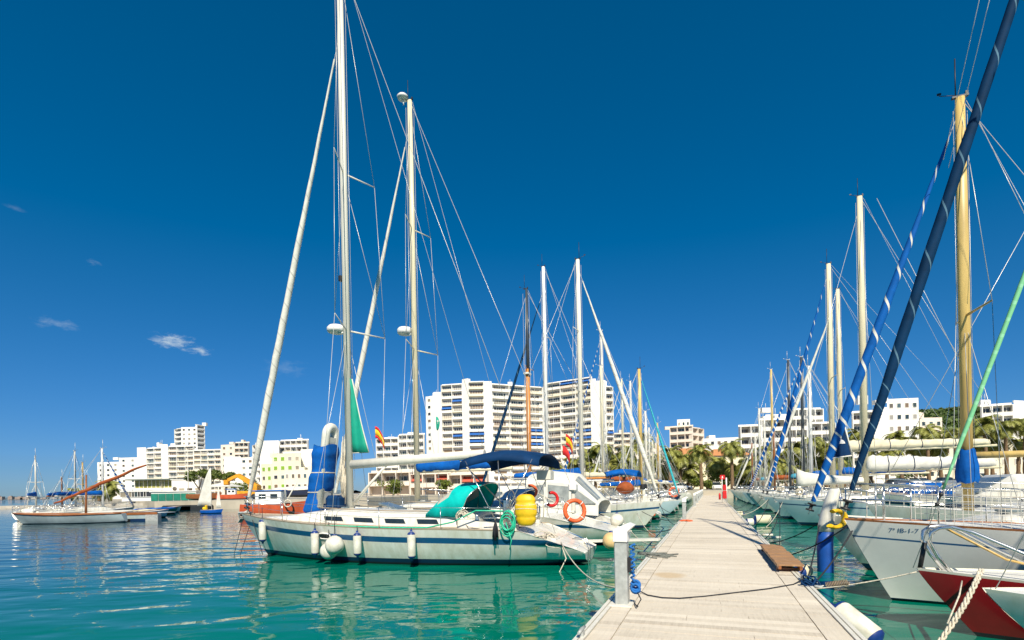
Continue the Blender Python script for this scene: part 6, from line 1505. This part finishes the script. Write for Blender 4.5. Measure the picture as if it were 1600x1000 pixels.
# ---------------------------------------------------------------- pontoon with small boats on the left
def pontoon():
    x0, x1 = W(62,812,45).x, W(249,812,45).x; e = empty('floating_pontoon', ((x0+x1)/2, 46, 0), 0, 'floating pontoon with brown wooden edge and pale blue fascia on the left', 'pontoon'); wd = x1-x0
    t = MB(); t.box((0,0,.66),(wd,2.4,.06)); t.build('deck', 'deck', e)
    t = MB(); t.box((0,-1.23,.66),(wd,.08,.20)); t.build('edge_board', 'wood', e)
    t = MB(); t.box((0,-1.16,.38),(wd,.10,.34)); t.build('fascia', 'fascia_grey', e)
    for f in (-.36,-.12,.13,.33): t = MB(); t.box((wd*f,-.2,.05),(1.3,2.0,.75), ch=.04); t.build('float', 'boot', e)
    t = MB(); t.box((wd*.45,-1.0,.15),(1.1,.5,.9), ch=.03); t.build('end_float', 'galv', e)
pontoon()
D = 47.5
lb = small_boat('lateen_boat', 'long traditional boat with pale hull and wooden rail, its bow far left', (W(134,812,45).x, 46.0-2.6, 0), PI, 9.6, 2.3, .72, 'fascia_grey', gun='wood', tw=.25)
for sg in (1,-1):
    t = MB(); HL = Hull(9.6, 2.3, .9, .72, .756, .864, 0, .25, draft=.3, boot=(.02,.06)); t.tube([(HL.pt(i/14, HL.sheer(i/14))[0], sg*HL.pt(i/14, HL.sheer(i/14))[1], HL.sheer(i/14)+.02) for i in range(15)], .07, 6); t.build('rail', 'wood', lb)
t = MB(); a = W(85,787,45)-lb.location; b = W(228,726,45)-lb.location
RI = Matrix.Rotation(-PI, 4, 'Z'); a = RI @ a; b = RI @ b
N = 14; rg = random.Random(2); t.tube([a.lerp(b, i/N)+Vector((0,rg.uniform(-.03,.03),rg.uniform(-.05,.05))) for i in range(N+1)], [lerp(.07,.15,math.sin(PI*i/N)) for i in range(N+1)], 8); t.build('lateen_yard', 'can_brown', lb)
mp_ = RI @ (W(134,790,45)-lb.location); t = MB(); t.tube([(mp_.x,mp_.y,.5),(mp_.x-.1,mp_.y,W(134,742,45).z)], [.10,.06], 8); t.build('mast', 'wood', lb)
def simple_mast_boat(px, ytop, D, L, hull, mast, label, lean=0, furl=None):
    v = W(px, 800, D); return sailboat('moored_sailboat', label, 'sailing boat', (v.x, D, 0), PI/2+lean, L=L, B=L*.31, fb=1.1, fm=.85, fs=.8, hull=hull, mast_x=.6, mast_h=W(px, ytop, D).z, mast_r=.10, mast=mast, spreaders=((.5,.6),), furl=furl, furl_r=.10, boom=L*.36, cover='can_blue', lod=2, wr=.014, windows=0, group='small boats moored at the left pontoon', roof=(.32,.74,.34,.6))
simple_mast_boat(53,713,52,7,'gel','alu','leftmost small sailboat with grey mast at the left pontoon',.5)
simple_mast_boat(91,746,54,6.5,'gel','wood','small sailboat with short wooden mast at the left pontoon',.2)
simple_mast_boat(110,704,53,7.5,'gel','alu','small sailboat with tallest leaning mast at the left pontoon',.1)
simple_mast_boat(121,722,56,7,'gel_cream','woodlight','small sailboat with yellow wooden mast at the left pontoon',-.1)
simple_mast_boat(148,700,51,7.5,'gel','capw','small sailboat with white mast and blue striped furled jib at pontoon',-.4,'st_blue2')
for k, (px, D_, hu, L_) in enumerate(((178,50,'gel',4.6),(196,51,'gel_cream',4.2),(212,52,'gel',4.8),(228,50,'gel_blue',4.4),(162,50,'gel',4.5),(244,60,'panelg',5.0),(255,66,'gel',4.6),(70,50,'gel_cream',4.4))):
    small_boat('rowing_boat', ['open white boat behind the pontoon right of the white mast','cream open boat mid way along the pontoon','white open boat behind the right half of the pontoon','pale blue open boat near the pontoon right end','white open boat beside the wooden lateen mast','green open boat beyond the right end of the pontoon','white open boat low by the quay beyond the pontoon','cream open boat near the bow of the lateen boat'][k], (W(px,800,D_).x, D_, .06), 1.2+.2*math.sin(k*2), L_, 1.7, .62, hu, cover=('can_white',None,'can_cream',None,'can_white','can_blue',None,None)[k], group='open boats behind the pontoon')
t = MB()
for k in range(3):
    x = -47+k*8.5; t.box((x,77.6,.55),(5.2,1.6,.9))
o = t.build('tmpq','boot'); bpy.data.objects.remove(o)
for k in range(2): t = MB(); t.box((0,0,0),(4.6,1.4,1.0), ch=.2); tag(t.build('quay_pontoon', 'foul', None, (W(276+k*27,797,76).x, 76.6, .25)), ('dark floating box against the quay, left of two','dark floating box against the quay, right of two')[k], 'float')
